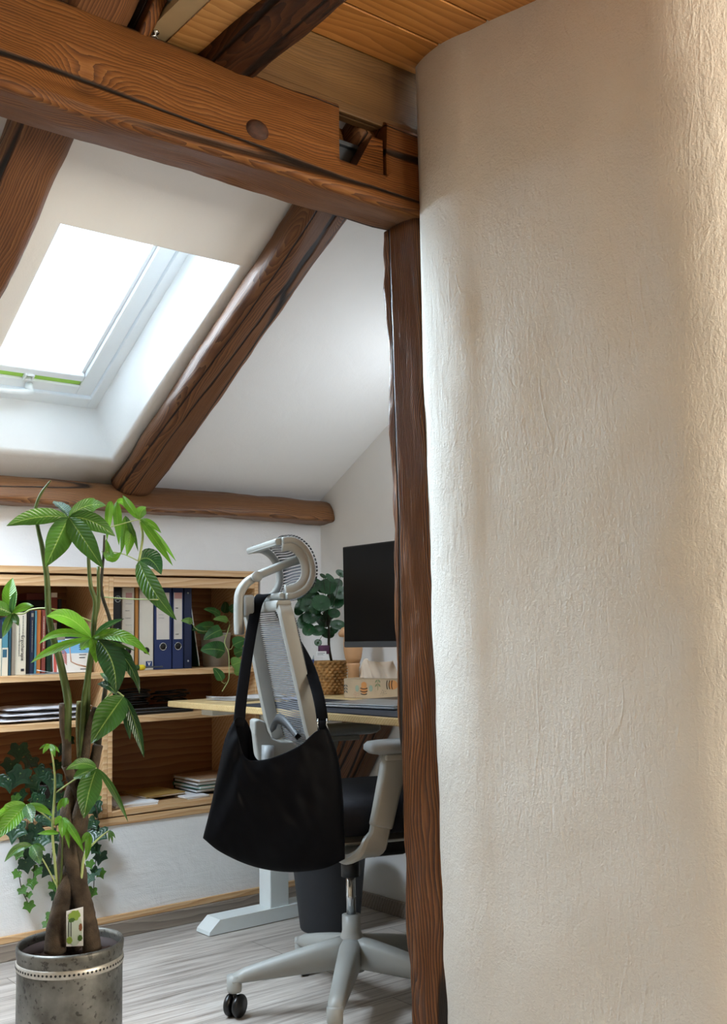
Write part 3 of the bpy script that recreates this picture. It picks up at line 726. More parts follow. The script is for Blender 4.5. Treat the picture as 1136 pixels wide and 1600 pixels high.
# booklet with the printed skeleton, standing face out
X0, X1 = px_x(86, 1010), px_x(143, 1010); r = empty('booklet', ((X0+X1)/2, 3.668, Z1+.0012)); w_, h_ = X1-X0, .148
r.rotation_euler = (math.radians(-5), 0, 0)
tag(r, 'anatomy booklet standing face out, blue and white cover with a skeleton', 'book')
mb = MB(); mb.box((-w_/2, 0, 0), (w_/2, .009, h_), bev=.0008, seg=1); mb.build('cover', M['white_cover'], r)
def fp(name, x0, x1, z0, z1, mt, o=.0006): mb = MB(); mb.box((x0*w_, -o, z0*h_), (x1*w_, 0, z1*h_)); return mb.build(name, mt, r)
fp('title_band', -.5, .5, .83, 1, M['navy_cover']); fp('cover_picture', -.5, -.18, .8, 1, M['taupe_cover'], .0009); fp('blue_band', -.5, .5, .47, .8, M['lightblue_print'])
fp('red_edge', -.5, -.42, 0, .47, M['red_print'])
mb = MB()
for i in range(7):
    z = h_*(.26+.045*i); x = -w_*.27
    mb.tube(spline([(x-.020, -.001, z-.006), (x-.006, -.0012, z+.004), (x+.008, -.0012, z+.002), (x+.017, -.001, z-.010)], 3), .0013, 5)
mb.build('rib_drawing', M['red_print'], r)
mb = MB(); mb.tube(spline([(-w_*.26, -.001, h_*.15), (-w_*.3, -.001, h_*.4), (-w_*.26, -.001, h_*.78)], 4), .003, 6); mb.build('spine_drawing', M['bone_print'], r)
mb = MB(); mb.tube([(-w_*.06, -.001, h_*.62), (-w_*.03, -.001, h_*.27), (w_*.12, -.001, h_*.2), (w_*.4, -.001, h_*.13)], .002, 6); mb.build('arm_drawing', M['bone_print'], r)
for z, a, b_ in ((.64, .2, .42), (.60, .2, .45), (.55, .2, .38), (.42, .2, .4), (.35, .2, .36), (.07, .22, .42)): mb = MB(); mb.box((a*w_, -.0011, z*h_), (b_*w_, 0, (z+.018)*h_)); mb.build('cover_lettering', M['ink'], r)
# bookend with folded foot
r = empty('bookend', (px_x(66, 1048), 3.63, Z1)); tag(r, 'flat silver metal bookend foot lying in front of the books', 'bookend')
mb = MB(); mb.box((-.055, .0, 0), (.055, .055, .003), bev=.001); mb.build('foot_plate', M['silver'], r)
mb = MB(); mb.ribbon([(-.03, .004, .016), (.02, .005, .006), (.055, .006, .004)], (0, 1, 0), .006, .003); mb.build('bent_edge', M['silver'], r)

# ring binders
def ring(mb, c, r0, r1, y, n=28):
    mb.lathe([(r0, 0), (r1, 0), (r1, .002), (r0, .002), (r0, 0)], n, (0, 0, 0), Matrix.Translation(V((c[0], y, c[1]))) @ Matrix.Rotation(PI/2, 4, 'X'))
def disc(mb, c, r0, y, n=24): mb.lathe([(0, 0), (r0, 0), (r0, .0012), (0, .0012)], n, (0, 0, 0), Matrix.Translation(V((c[0], y, c[1]))) @ Matrix.Rotation(PI/2, 4, 'X'))
def binder(x0, x1, top, mt, label, yf=3.665, hole=.2, lab=None, extra=None, holering=True):
    X0, X1 = px_x(x0, 1000, yf), px_x(x1, 1000, yf); h = min(1.258, on(1, yf, (x0+x1)/2, top).z)-Z1; w = X1-X0-.001
    r = empty('ring_binder', ((X0+X1)/2, yf, Z1)); tag(r, label, 'binder', None)
    mb = MB(); mb.box((-w/2, 0, 0), (w/2, .003, h), bev=.001, seg=1); mb.box((-w/2, 0, 0), (-w/2+.003, .27, h), bev=.001, seg=1); mb.box((w/2-.003, 0, 0), (w/2, .27, h), bev=.001, seg=1); mb.build('cover', mt, r)
    mb = MB(); mb.box((-w/2+.004, .02, .006), (w/2-.004, .262, h-.008)); mb.build('pages', M['paper'], r)
    if hole:
        mb = MB(); disc(mb, (0, h*hole), min(.0125, w*.3), -.0004); f = mb.build('finger_hole', M['hole_black'], r)
        if holering: mb = MB(); ring(mb, (0, h*hole), min(.0125, w*.3), min(.015, w*.36), -.0004); mb.build('hole_ring', M['chrome'], r)
    if lab:
        a, b_ = lab; mb = MB(); mb.box((-w*.36, -.0008, h*a), (w*.36, 0, h*b_)); mb.build('spine_label', M['label_paper'], r)
    if extra: extra(r, w, h)
    return r
def scribble(r, w, h, zs, mt=None, name='handwriting', x=.24):
    for z, q in zs:
        mb = MB()
        pts = [V((-w*x+2*w*x*q*i/14, -.0014, h*z+.003*math.sin(i*2.1+z*40)*rnd.uniform(.4, 1))) for i in range(15)]; mb.tube(pts, .0005, 4)
        mb.build(name, mt or M['pencil_grey'], r)
def exb(r, w, h):
    mb = MB(); c = (w*.05, h*.855); ring(mb, c, .0105, .0125, -.0004)
    for a in (90, 210, 330): mb.tube([(c[0], -.0012, c[1]), (c[0]+.011*math.cos(math.radians(a)), -.0012, c[1]+.011*math.sin(math.radians(a)))], .001, 5)
    mb.build('round_emblem', M['silver'], r)
binder(176.5, 189, 917, M['binder_black'], 'black ring binder with a round emblem beside the cabinet divider', hole=0, extra=exb)
def exw(r, w, h):
    mb = MB(); mb.box((-w*.2, -.0012, h*.875), (w*.3, 0, h*.935)); mb.build('pink_label_field', M['label_pink'], r)
    scribble(r, w, h, [(.72, .7), (.63, .9)])
    for z in (.545, .46, .80): mb = MB(); mb.box((-w*.2, -.0012, h*z), (w*.3, 0, h*z+.001)); mb.build('label_line', M['pencil_grey'], r)
binder(190, 210, 918, M['binder_white'], 'cream ring binder with a pink-topped label, left of the orange spine', lab=None, extra=exw, holering=False, hole=.235)
binder(210.3, 216.5, 918, M['binder_orange'], 'thin orange-brown folder between the two cream binders', hole=0)
def exl(r, w, h):
    mb = MB(); mb.box((-w*.02, -.0012, h*.045), (w*.40, 0, h*.105)); lg = mb.build('blue_logo', M['logo_blue'], r)
    mb = MB(); cx, cz, u = w*.19, h*.075, h*.024
    for pts in ([(-1, .8), (-.35, .8), (.0, -.2), (.0, -.9), (-.25, -.9)], [(.35, .8), (1, .8), (.25, -.9), (.0, -.9), (.0, -.2)]):
        mb.prism([(cx+x*u*.9, -.0016, cz+z*u) for x, z in pts], (0, .0006, 0))
    mb.build('white_v_mark', M['white_cover'], lg)
binder(217, 240, 918, M['binder_white'], 'plain cream ring binder with a small blue logo at its foot', extra=exl, holering=False, hole=.235)
binder(240.5, 268.5, 917, M['binder_blue'], 'wide blue ring binder with a white spine label', lab=(.36, .93), hole=.275, extra=lambda r, w, h: scribble(r, w, h, [(.74, .5), (.66, .55), (.62, .6)]))
def exn(r, w, h):
    mb = MB(); mb.box((-w*.3, -.0014, h*.855), (w*.34, 0, h*.93)); mb.build('pink_label_field', M['label_pink'], r)
    scribble(r, w, h, [(.42, .6), (.74, .5)], M['ink'])
binder(269, 287, 917, M['binder_blue'], 'narrow blue ring binder with a pink-topped white label', lab=(.36, .93), hole=.275, extra=exn)
def exr(r, w, h):
    for z in (.93, .09):
        mb = MB(); mb.lathe([(0, .002), (.003, .001), (.004, 0), (0, -.001)], 12, (0, 0, 0), Matrix.Translation(V((0, -.0005, h*z))) @ Matrix.Rotation(PI/2, 4, 'X')); mb.build('rivet', M['silver'], r)
binder(287.5, 300, 918, M['binder_navy'], 'dark navy slip case with two rivets at the end of the binders', hole=0, extra=exr)
r = empty('folder', (px_x(318, 1000), 3.70, Z1+.001)); tag(r, 'dark green folder leaning at the end of the binder row', 'folder'); r.rotation_euler = (0, math.radians(-9), 0)
mb = MB(); mb.box((0, 0, .002), (.004, .22, .29), bev=.001); mb.build('cover', M['darkgreen_cover'], r)
mb = MB(); mb.box((.0045, .004, .004), (.009, .215, .285)); mb.build('pages', M['paper'], r)
# screwdriver lying in front of the binders
sx = on(1, 3.64, 212, 1040); r = empty('screwdriver', (sx.x, 3.64, Z1+.011)); tag(r, 'yellow and green handled screwdriver lying in front of the binders', 'screwdriver')
mx_ = Matrix.Rotation(PI/2, 4, 'Y')
mb = MB(); mb.lathe([(0, -.036), (.009, -.035), (.0108, -.028), (.0095, -.012), (.0105, .006), (.008, .014)], 14, mtx=mx_); mb.build('handle', M['toolgreen'], r)
mb = MB(); mb.lathe([(.0082, .0135), (.0105, .016), (.0102, .032), (.006, .038), (0, .038)], 14, mtx=mx_); mb.build('yellow_collar', M['yellow_grip'], r)
mb = MB(); mb.lathe([(0, .038), (.003, .038), (.003, .10), (.004, .104), (.0035, .112), (0, .112)], 8, mtx=mx_); mb.build('blade', M['dark_metal'], r)

# clear sleeves on the middle shelf, left cabinet
X0, X1 = px_x(3, 1110, 3.64), px_x(146, 1110, 3.64)
for i, lb in enumerate(('lowest clear plastic sleeve in the stack under the books', 'middle clear plastic sleeve in the stack under the books', 'topmost clear plastic sleeve in the stack under the books')):
    mb = MB(); rows = []; w_ = X1-X0-.012*i
    for a in range(25):
        u = a/24; row = []
        for b_ in range(13):
            t = 2*PI*b_/12 if b_ < 12 else 0; 
            row.append(V(((u-.5)*w_, .0, 0)) + V((0, .11*math.cos(t)*(1-.10*abs(2*u-1)**6), .0085*math.sin(t)*(1-.75*abs(2*u-1)**8)+.0012*math.sin(u*17+t*3+i))))
        rows.append(row[:12])
    vs = mb.grid(rows, closed_u=True); mb.face(vs[0][::-1]); mb.face(vs[-1])
    o = mb.build('plastic_sleeve', M['clear']); o.location = ((X0+X1)/2+.006*i, 3.745, Z2+.0098+.0185*i); o.rotation_euler = (0, 0, rnd.uniform(-.03, .03))
    tag(o, lb, 'sleeve', 'clear sleeves under the books')

# middle shelf, right cabinet: flat case and cable tangle
X0 = px_x(176, 1110, 3.66); mb = MB(); mb.box((X0+.01, 3.665, Z2), (X0+.34, 3.86, Z2+.022), bev=.004)
o = empty('slim_case', (X0+.175, 3.76, Z2)); tag(o, 'flat black case lying on the shelf below the binders', 'case')
mb2 = MB(); mb2.box((-.165, -.095, 0), (.165, .10, .012), bev=.003); mb2.build('case_bottom', M['black'], o)
mb2 = MB(); mb2.box((-.165, -.095, .0125), (.165, .10, .024), bev=.003); mb2.build('case_lid', M['black'], o); mb.bm.free()
def cable(cx, cy, z, n, R, label, seed, flatn=.5):
    q = random.Random(seed); pts = []
    for i in range(n):
        a = i*.9+q.uniform(-.2, .2); rr = R*q.uniform(.6, 1)
        pts.append(V((cx+rr*1.3*math.cos(a), cy+rr*.6*math.sin(a), z+.004+.001*i*flatn+abs(q.gauss(0, .004)))))
    mb = MB(); mb.tube(spline(pts, 4), .0026, 6); o = mb.build('coiled_cable', M['black']); tag(o, label, 'cable')
cable(X0+.10, 3.73, Z2+.0275, 60, .075, 'tangled black cable lying on the flat case under the binders', 3, 1.0)
cable(X0+.31, 3.79, Z2+.0275, 34, .07, 'second coil of black cable, further right under the binders', 5, 1.4)

# bottom of the right cabinet: loose papers and a stack of folders
stacks = [((185, 250), .012, M['paper'], 'stack of loose white papers at the bottom of the right cabinet', 3.63),
          ((228, 290), .010, M['manila'], 'yellowish paper folder lying among the loose papers', 3.70),
          ((293, 330), .009, M['paper'], 'flat pale papers in front of the folder stack', 3.64)]
for (a, b_), h_, mt, lb, yf in stacks:
    zz = Z0+.0125 if mt is M['manila'] else Z0
    X0, X1 = px_x(a, 1240, yf), px_x(b_, 1240, yf); r = empty('paper_stack', ((X0+X1)/2, yf+.11, zz)); tag(r, lb, 'papers')
    for k in range(4):
        mb = MB(); mb.box((-(X1-X0)/2, -.10, h_*k/4), ((X1-X0)/2, .10, h_*(k+1)/4-.0004)); o = mb.build('sheet', mt if k != 1 else M['label_paper'], r); o.rotation_euler = (0, 0, rnd.uniform(-.07, .07))
X0, X1 = px_x(305, 1220, 3.70), px_x(380, 1220, 3.70)
for k, (mt, lb) in enumerate(((M['black_cover'], 'black folder at the bottom of the pile beside the bag'), (M['folder_green'], 'green folder in the pile beside the bag'), (M['black_cover'], 'second black folder, above the green one, beside the bag'), (M['tan_card'], 'tan card folder on top of the pile beside the bag'))):
    r = empty('folder', ((X0+X1)/2, 3.80, Z0+.0105+.0135*k)); tag(r, lb, 'folder'); r.rotation_euler = (0, 0, (-.05, .06, -.02, .04)[k])
    mb = MB(); w_ = (X1-X0)/2-.012; mb.box((-w_, -.10, 0), (w_, .10, .0015)); mb.box((-w_, -.10, .0115), (w_, .10, .013)); mb.box((-w_, .098, 0), (w_, .10, .013)); mb.build('cover', mt, r)
    mb = MB(); mb.box((-w_+.004, -.097, .002), (w_-.004, .096, .011)); mb.build('pages', M['paper'], r)

# ------------------------------------------------------------------ sit-stand desk along the end wall
DZ = .82; DX0, DX1, DY0, DY1 = 1.886, 2.60, 2.09, 3.56
def local(mb, r):
    bmesh.ops.translate(mb.bm, verts=mb.bm.verts[:], vec=-V(r.location)); return mb
desk = empty('standing_desk', ((DX0+DX1)/2, (DY0+DY1)/2, 0)); tag(desk, 'height-adjustable desk with bamboo top and white metal legs', 'desk')
mb = MB(); mb.box((DX0, DY0, DZ-.022), (DX1, DY1, DZ), bev=.004, seg=3); o = local(mb, desk).build('tabletop', M['bamboo'], desk)
mb = MB(); mb.box((2.24, DY0+.2, DZ-.06), (2.38, DY1-.16, DZ-.0225), bev=.004); mb.box((1.96, 3.36, DZ-.05), (2.54, 3.44, DZ-.0225), bev=.003); mb.box((2.06, 2.105, DZ-.05), (2.54, 2.155, DZ-.0225), bev=.003); local(mb, desk).build('desk_frame', M['deskmetal'], desk)
for yc in (3.425, 2.14):
    mb = MB(); mb.box((2.218, yc-.038, .048), (2.302, yc+.038, .50), bev=.004); mb.box((2.224, yc-.033, .50), (2.296, yc+.033, DZ-.0605), bev=.003); lg = local(mb, desk).build('leg', M['deskmetal'], desk)
    mb = MB(); hw = .046; prof = [(1.955, .0), (1.958, .012), (2.000, .048), (2.52, .048), (2.555, .012), (2.556, .0)]
    mb.prism([(x, yc-hw, z+.003) for x, z in prof], (0, 2*hw, 0)); o = local(mb, desk).build('foot', M['deskmetal'], desk)
    for xx in (1.98, 2.53): mb = MB(); mb.lathe([(0, 0), (.016, 0), (.016, .003), (0, .003)], 14, (xx, yc, 0)); local(mb, desk).build('foot_pad', M['black'], desk)

# things on the desk
mb = MB(); mb.box((1.895, 2.12, DZ+.0004), (2.275, 3.10, DZ+.0035), bev=.001, seg=1)
o = mb.build('desk_mat', M['deskmat']); tag(o, 'dark slate desk mat lying along the front of the desk', 'desk mat')
def sheets(name, label, cx, cy, z, w, d, n, rz, mt, curl=.012, seed=1):
    r = empty(name, (cx, cy, z), rz); tag(r, label, 'papers'); q = random.Random(seed)
    for k in range(n):
        rows = []; a = q.uniform(-.06, .06); 
        for i in range(9):
            u = i/8-.5
            rows.append([V((u*w, (j/6-.5)*d, .0012*k + curl*(k+1)/n*max(0, abs(u)*2-.3)**2*(1 if u < 0 else .3))) for j in range(7)])
        m3 = Matrix.Rotation(a, 3, 'Z'); mb = MB(); mb.grid([[m3 @ p for p in row] for row in rows])
        mb.build('sheet', mt, r, (('SOLIDIFY', dict(thickness=.0006)),))
    return r
sheets('paper_stack', 'white sheets of paper with curled edges on the desk behind the chair', 2.13, 3.38, DZ+.0012, .25, .20, 6, .25, M['paper'], .016, 3)
sheets('paper_stack', 'lilac sheet lying on the desk between the chair and the tissue box', 2.235, 3.20, DZ+.0042, .17, .12, 2, .5, M['lilac'], .003, 4)
r = empty('laptop', (2.125, 2.60, DZ+.0038), math.radians(8)); tag(r, 'closed silver laptop on the desk mat, partly behind the post', 'laptop')
mb = MB(); mb.box((-.11, -.155, .002), (.11, .155, .009), bev=.002); mb.build('base', M['silver'], r)
mb = MB(); mb.box((-.11, -.155, .0095), (.11, .155, .0145), bev=.002); mb.build('lid', M['silver'], r)
for sx_ in (-.09, .09):
    for sy_ in (-.13, .13): mb = MB(); mb.box((sx_-.008, sy_-.008, 0), (sx_+.008, sy_+.008, .002)); mb.build('foot', M['black'], r)

# tissue box with printed bees
a0 = on(2, DZ, 538, 1091); a1 = on(2, DZ, 620, 1093); ey_ = V((a1.x-a0.x, a1.y-a0.y, 0)).normalized(); ex_ = V((-ey_.y, ey_.x, 0))
if ex_.x < 0: ex_ = -ex_
tb = empty('tissue_box', (a0.x, a0.y, DZ+.0005)); tag(tb, 'kraft cardboard tissue box printed with bees, below the monitor', 'tissue box')
tb.rotation_euler = (0, 0, math.atan2(ex_.y, ex_.x))            # local x = into the box, local -y = along the front to the right
BL, BD, BH = .262, .115, on(0, a0.x, 538, 1060).z-DZ
mb = MB(); t = .0025
mb.box((0, -BL, 0), (t, 0, BH), bev=.0008, seg=1); mb.box((BD-t, -BL, 0), (BD, 0, BH), bev=.0008, seg=1); mb.box((0, -BL, 0), (BD, -BL+t, BH)); mb.box((0, -t, 0), (BD, 0, BH)); mb.box((0, -BL, 0), (BD, 0, t))
mb.box((0, -BL, BH-t), (.03, 0, BH)); mb.box((BD-.03, -BL, BH-t), (BD, 0, BH)); mb.box((.03, -.05, BH-t), (BD-.03, 0, BH)); mb.box((.03, -BL, BH-t), (BD-.03, -BL+.05, BH)); mb.build('carton', M['kraft'], tb)
sc_ = BL/(on(1, a0.y, 538, 1091)-on(1, a0.y, 538, 1091)).length if False else None
def tq(px, py):      # photo position on the front of the carton, in box-local (y, z)
    d = ray(px, py); nrm = ex_; k = (V((a0.x, a0.y, DZ))-EYE).dot(nrm)/d.dot(nrm); p = EYE+d*k
    return (p-V((a0.x, a0.y, 0))).dot(ey_), p.z-DZ
def dot(mb, px, py, rx, rz, o=.0005, n=18, ang=0.):
    y, z = tq(px, py); pts = []
    for i in range(n):
        a = 2*PI*i/n; p, q = rx*math.cos(a), rz*math.sin(a); pts.append((-o, -y+p*math.cos(ang)-q*math.sin(ang), z+p*math.sin(ang)+q*math.cos(ang)))
    mb.prism(pts, (o*.9, 0, 0))
def one(name, mt, par, *a, **k): mb = MB(); dot(mb, *a, **k); return mb.build(name, mt, par)
def zz(px, py): return (px/9.878+525, py/9.882+1000)      # from an enlarged crop of the photo
U = .00051*3.55/1.0
def bee(cx, cy, s, par, ang=0.):
    q = 1.0
    b_ = one('bee_print', M['bee_orange'], par, *zz(cx, cy), .0155*s, .0165*s, o=.0004)
    one('bee_head', M['bee_orange'], b_, *zz(cx, cy-72*s), .0125*s, .0105*s, o=.0006)
    for sx_ in (-1, 1): one('bee_wing', M['bee_wing'], b_, *zz(cx+105*s*sx_, cy-15*s), .0085*s, .0115*s, o=.0005)
    for k, dz_ in enumerate((-20, 25, 66)):
        y, z = tq(*zz(cx, cy+dz_*s)); wv = (.0155, .0158, .0135)[k]*s; mb = MB()
        pts = [V((-.0008, -y+wv*u, z-.003*s*(1-u*u))) for u in (-1, -.6, -.2, .2, .6, 1)]; mb.tube(pts, .0016*s, 6); mb.build('bee_stripe', M['bee_black'], b_)
    return b_
bee(432, 765, 1.0, tb)
b2 = one('bee_print', M['bee_orange'], tb, *zz(880, 695), .021, .0165, o=.0004)
for k, xx in enumerate((795, 830, 870)):
    y, z = tq(*zz(xx, 695)); mb = MB(); mb.tube([V((-.0008, -y+.003*(1-u*u), z+.0155*u)) for u in (-1, -.5, 0, .5, 1)], .0016, 6); mb.build('bee_stripe', M['bee_black'], b2)
def sprig(px, py, mt, n, name='sprig_print', s=1.):
    y, z = tq(*zz(px, py)); mb = MB(); mb.tube([V((-.0006, -y, z)), V((-.0006, -y+.001, z-.030*s))], .0007, 5)
    o = mb.build(name, mt, tb)
    for i in range(n):
        for sx_ in (-1, 1): one('sprig_leaf', mt, o, *zz(px+20*sx_*s, py+18+52*i*s), .0052*s, .0022*s, o=.0006, ang=.9*sx_)
sprig(150, 690, M['sprig_grey'], 3, s=.9); sprig(645, 620, M['sprig_green'], 2, s=1.2)
q = random.Random(2)
for cx, cy, mt, nn in ((310, 845, M['dot_red'], 9), (735, 815, M['sprig_grey'], 10)):
    for i in range(nn):
        a = 2.4*i; rr = 12*math.sqrt(i)*1.25; one('dot_print', mt, tb, *zz(cx+rr*math.cos(a), cy+rr*math.sin(a)), .0012, .0012, n=8)
# crumpled tissue standing out of the box
mb = MB(); rows = []
for i in range(13):
    v = i/12; row = []
    for j in range(41):
        u = j/40; y = -.018-.20*u; sp = (1-.25*v)
        fold = .016*math.sin(u*9.5+.6)*(.25+v) + .008*math.sin(u*23+v*3)
        top = .076+.006*math.sin(u*6+1) - .05*max(0, .12-u)/.12 - .035*max(0, u-.9)/.1
        row.append(V((BD/2+fold-.012*v*v, y*1.0+.018*(u-.5)*v, BH-.012+top*v)))
    rows.append(row)
mb.grid(rows); ts = mb.build('tissue', M['tissue'], None, (('SOLIDIFY', dict(thickness=.0008)), ('SUBSURF', dict(levels=1, render_levels=1))))
ts.location = tb.location; ts.rotation_euler = tb.rotation_euler; tag(ts, 'crumpled beige tissue standing out of the bee-printed box', 'tissue')

# jointed wooden figure (turned beech) behind the tissue box
fx = D(553, 1080, depth_of(a0)+.165); fr = empty('wooden_figure', (fx.x, fx.y, DZ+.0005)); tag(fr, 'turned beech figure with a round limb, behind the tissue box', 'figure')
dp = depth_of(fx); s_ = dp/F_PX; zt = lambda y: D(553, y, dp).z-DZ
mb = MB(); mb.lathe([(0, 0), (.028, 0), (.028, .012), (.024, .016), (0, .016)], 32); mb.build('base', M['turned'], fr)
mb = MB(); mb.lathe([(0, .016), (9*s_, .016), (9*s_, zt(1043)-.002), (10.5*s_, zt(1040)), (10.5*s_, zt(1037)), (9.5*s_, zt(1036)), (0, zt(1036))], 32); mb.build('lower_leg', M['turned'], fr)
mb = MB(); mb.lathe([(0, zt(1036)), (10*s_, zt(1036)), (13*s_, zt(1028)), (15*s_, zt(1016)), (15*s_, zt(1004)), (13.5*s_, zt(985)), (10*s_, zt(972)), (0, zt(966))], 32); mb.build('upper_leg', M['turned'], fr)
h0 = D(545, 985, dp)-V(fr.location); h1 = D(530, 992, dp-.02)-V(fr.location); mb = MB(); mb.tube([h0, h0.lerp(h1, .5), h1], [.018, .02, .008], 14); mb.build('arm', M['turned'], fr)

# monitor facing the chair, on a stand
mo = empty('monitor', (2.36, 2.74, DZ+.0005)); tag(mo, 'black flat monitor standing on the desk, partly hidden by the post', 'monitor')
mz0, mz1 = 1.005-DZ, 1.365-DZ; y0, y1 = 3.015-2.74, 2.46-2.74; X_ = 2.30-2.36
mb = MB(); mb.box((X_, y1, mz0), (X_+.035, y0, mz1), bev=.003); mb.build('housing', M['black'], mo)
mb = MB(); mb.box((X_-.0012, y1+.005, mz0+.022), (X_+.0004, y0-.005, mz1-.005)); mb.build('screen', M['screen'], mo)
mb = MB(); mb.box((X_-.002, y1+.002, mz0+.001), (X_, y0-.002, mz0+.02), bev=.001); mb.build('chin', M['dgrey'], mo)
mb = MB(); mb.box((-.022, -.03, .012), (.02, .03, .33), bev=.006); mb.build('stand_column', M['black'], mo)
mb = MB(); mb.box((-.12, -.11, 0), (.09, .11, .012), bev=.004); mb.build('stand_base', M['black'], mo)

# pen cup with pens, mostly behind the chair
pc = D(482, 1062, 3.95); r = empty('pen_cup', (pc.x, pc.y, DZ+.0005)); tag(r, 'dark pen cup between the chair back and the wicker basket', 'cup')
mb = MB(); mb.lathe([(0, 0), (.030, 0), (.032, .09), (.030, .09), (.028, .004), (0, .004)], 24); mb.build('cup', M['black'], r)
for k, (dx, dy, hh, mt, lb) in enumerate(((.006, -.012, .150, M['binder_blue'], 'dark blue pen with a pale tip in the pen cup'), (-.012, .008, .158, M['label_paper'], 'pale pencil in the pen cup'))):
    p = empty('pen', (pc.x, pc.y, DZ+.006)); tag(p, lb, 'pen'); mb = MB(); mb.tube([(dx*.3, dy*.3, 0), (dx*1.6, dy*1.6, hh*.9)], .0042, 8); mb.build('barrel', mt, p)
    mb = MB(); mb.tube([(dx*1.6, dy*1.6, hh*.9), (dx*1.75, dy*1.75, hh)], [.0042, .0012], 8); mb.build('tip', M['silver'], p)

# waste bin under the desk
bp = V((2.345, 3.19, 0)); r = empty('waste_bin', bp); tag(r, 'dark round waste bin on the floor under the desk', 'bin')
mb = MB(); mb.lathe([(0, .0), (.105, 0), (.108, .006), (.138, .285), (.143, .29), (.141, .294), (.134, .29), (.103, .012), (0, .012)], 48); mb.build('bin_body', M['bin'], r)

# ------------------------------------------------------------------ office chair
CC = V((1.905, 2.487, 0)); CA = math.radians(-18); CR = Matrix.Rotation(CA, 3, 'Z'); CF = CR @ V((1, 0, 0)); CL = CR @ V((0, 1, 0))
chair = empty('office_chair', CC, CA); tag(chair, 'light grey mesh-back office chair with headrest, turned towards the desk', 'chair')
def ch(l, px, py):
    d = ray(px, py); k = (CC + CL*l - EYE).dot(CL)/d.dot(CL); p = EYE+d*k; return V(((p-CC).dot(CF), l, p.z))
HB = .205
sB = lambda z: -.178-.062*((z-.81)/.30) if z > .81 else -.178+.03*(.81-z)/.1        # recline of the back
frame_pts = []
zs = [.74, .78, .82, .90, .98, 1.05, 1.095]
for z in zs: frame_pts.append(V((sB(z), -HB+.012*max(0, (z-.9)/.2), z)))
for a in range(1, 6): t = a/6*PI/2; frame_pts.append(V((sB(1.10+.035*math.sin(t)), -HB+.012+.04*(1-math.cos(t)), 1.10+.035*math.sin(t))))
n_ = len(frame_pts); frame_pts += [V((p.x-.012*0, -p.y, p.z)) for p in frame_pts[::-1]]
fp2 = spline(frame_pts, 3)
mb = MB(); mb.ribbon(fp2, (1, 0, 0), .042, .028); mb.build('backrest_frame', M['lgrey'], chair, (('BEVEL', dict(width=.006, segments=2)),))
rows = []
NV = 40
for i in range(17):
    u = i/16; row = []
    for j in range(NV+1):
        v = j/NV; z = .72+.405*v; hw = (HB+.010)*(1 if v < .88 else 1-.16*((v-.88)/.12)**2)
        l = -hw+2*hw*u; e = 1-abs(2*u-1)**6
        row.append(V((sB(z)+.030-.010*(1-e) - .004*math.sin(PI*u), l, z)))
    rows.append(row)
M['mesh_back'] = mesh_fabric('back_mesh', '#777c83', 66.0, .62); M['mesh_head'] = mesh_fabric('head_mesh', '#5d6167', 34.0, .72)
mb = MB(); mb.grid(rows); mb.build('backrest_mesh', M['mesh_back'], chair)
# headrest: C-shaped frame, seen from behind and the side
HL = .135
cpx = [(440, 845), (455, 844), (468, 850), (479, 862), (486, 880), (487, 898), (482, 913), (473, 923), (460, 930), (446, 932)]
prof = [ch(-HL, x, y) for x, y in cpx]; prof = spline(prof, 3)
near = [V((p.x, -HL, p.z)) for p in prof]; HF = .195; far = [V((p.x, HF, p.z)) for p in prof]
def arc(a, b_, n=5): return [a.lerp(b_, i/n) for i in range(1, n)]
loop = near + arc(near[-1], far[-1], 8) + far[::-1] + arc(far[0], near[0], 8) + [near[0], near[1]]
mb = MB(); mb.ribbon(loop[:len(near)], (0, 1, 0), .030, .020)
mb.build('headrest_side', M['lgrey'], chair, (('BEVEL', dict(width=.004, segments=2)),))
# inward flange gives the side cheek its breadth
mb = MB(); cen = sum((p for p in near), V())/len(near)
for sgn in (-1,):
    rows = []
    for p in near:
        q = V((cen.x-.055, 0, cen.z)); d = V((q.x-p.x, 0, q.z-p.z)); d = d.normalized()*.030
        rows.append([V((p.x, sgn*HL, p.z)), V((p.x+d.x*.5, sgn*(HL+.004), p.z+d.z*.5)), V((p.x+d.x, sgn*(HL-.004), p.z+d.z))])
    mb2 = MB(); mb2.grid(rows); mb2.build('headrest_cheek', M['lgrey'], chair, (('SOLIDIFY', dict(thickness=.014, offset=0)), ('BEVEL', dict(width=.004, segments=2))))
mb.bm.free()
mb = MB(); mb.ribbon(far, (0, 1, 0), .030, .020); mb.build('headrest_side', M['lgrey'], chair, (('BEVEL', dict(width=.004, segments=2)),))
for k, idx in ((0, 0), (1, -1)):
    p = near[idx]; t = .026
    mb = MB(); pts = [V((p.x, -HL+(HL+HF)*i/14, p.z)) for i in range(15)]; mb.ribbon(pts, (1, 0, .2 if k == 0 else -.2), .038, .020); mb.build('headrest_rail', M['lgrey'], chair, (('BEVEL', dict(width=.005, segments=2)),))
rows = []
for i in range(13):
    u = i/12; l = -HL-.008+(HL+HF+.016)*u; rows.append([])
    for k, p in enumerate(prof):
        nrm = V((p.x-(cen.x-.05), 0, p.z-cen.z)).normalized(); rows[-1].append(V((p.x, l, p.z)) + nrm*(.015-.016*math.sin(PI*u)**2*.9))
mb = MB(); mb.grid(rows); mb.build('headrest_mesh', M['mesh_head'], chair)
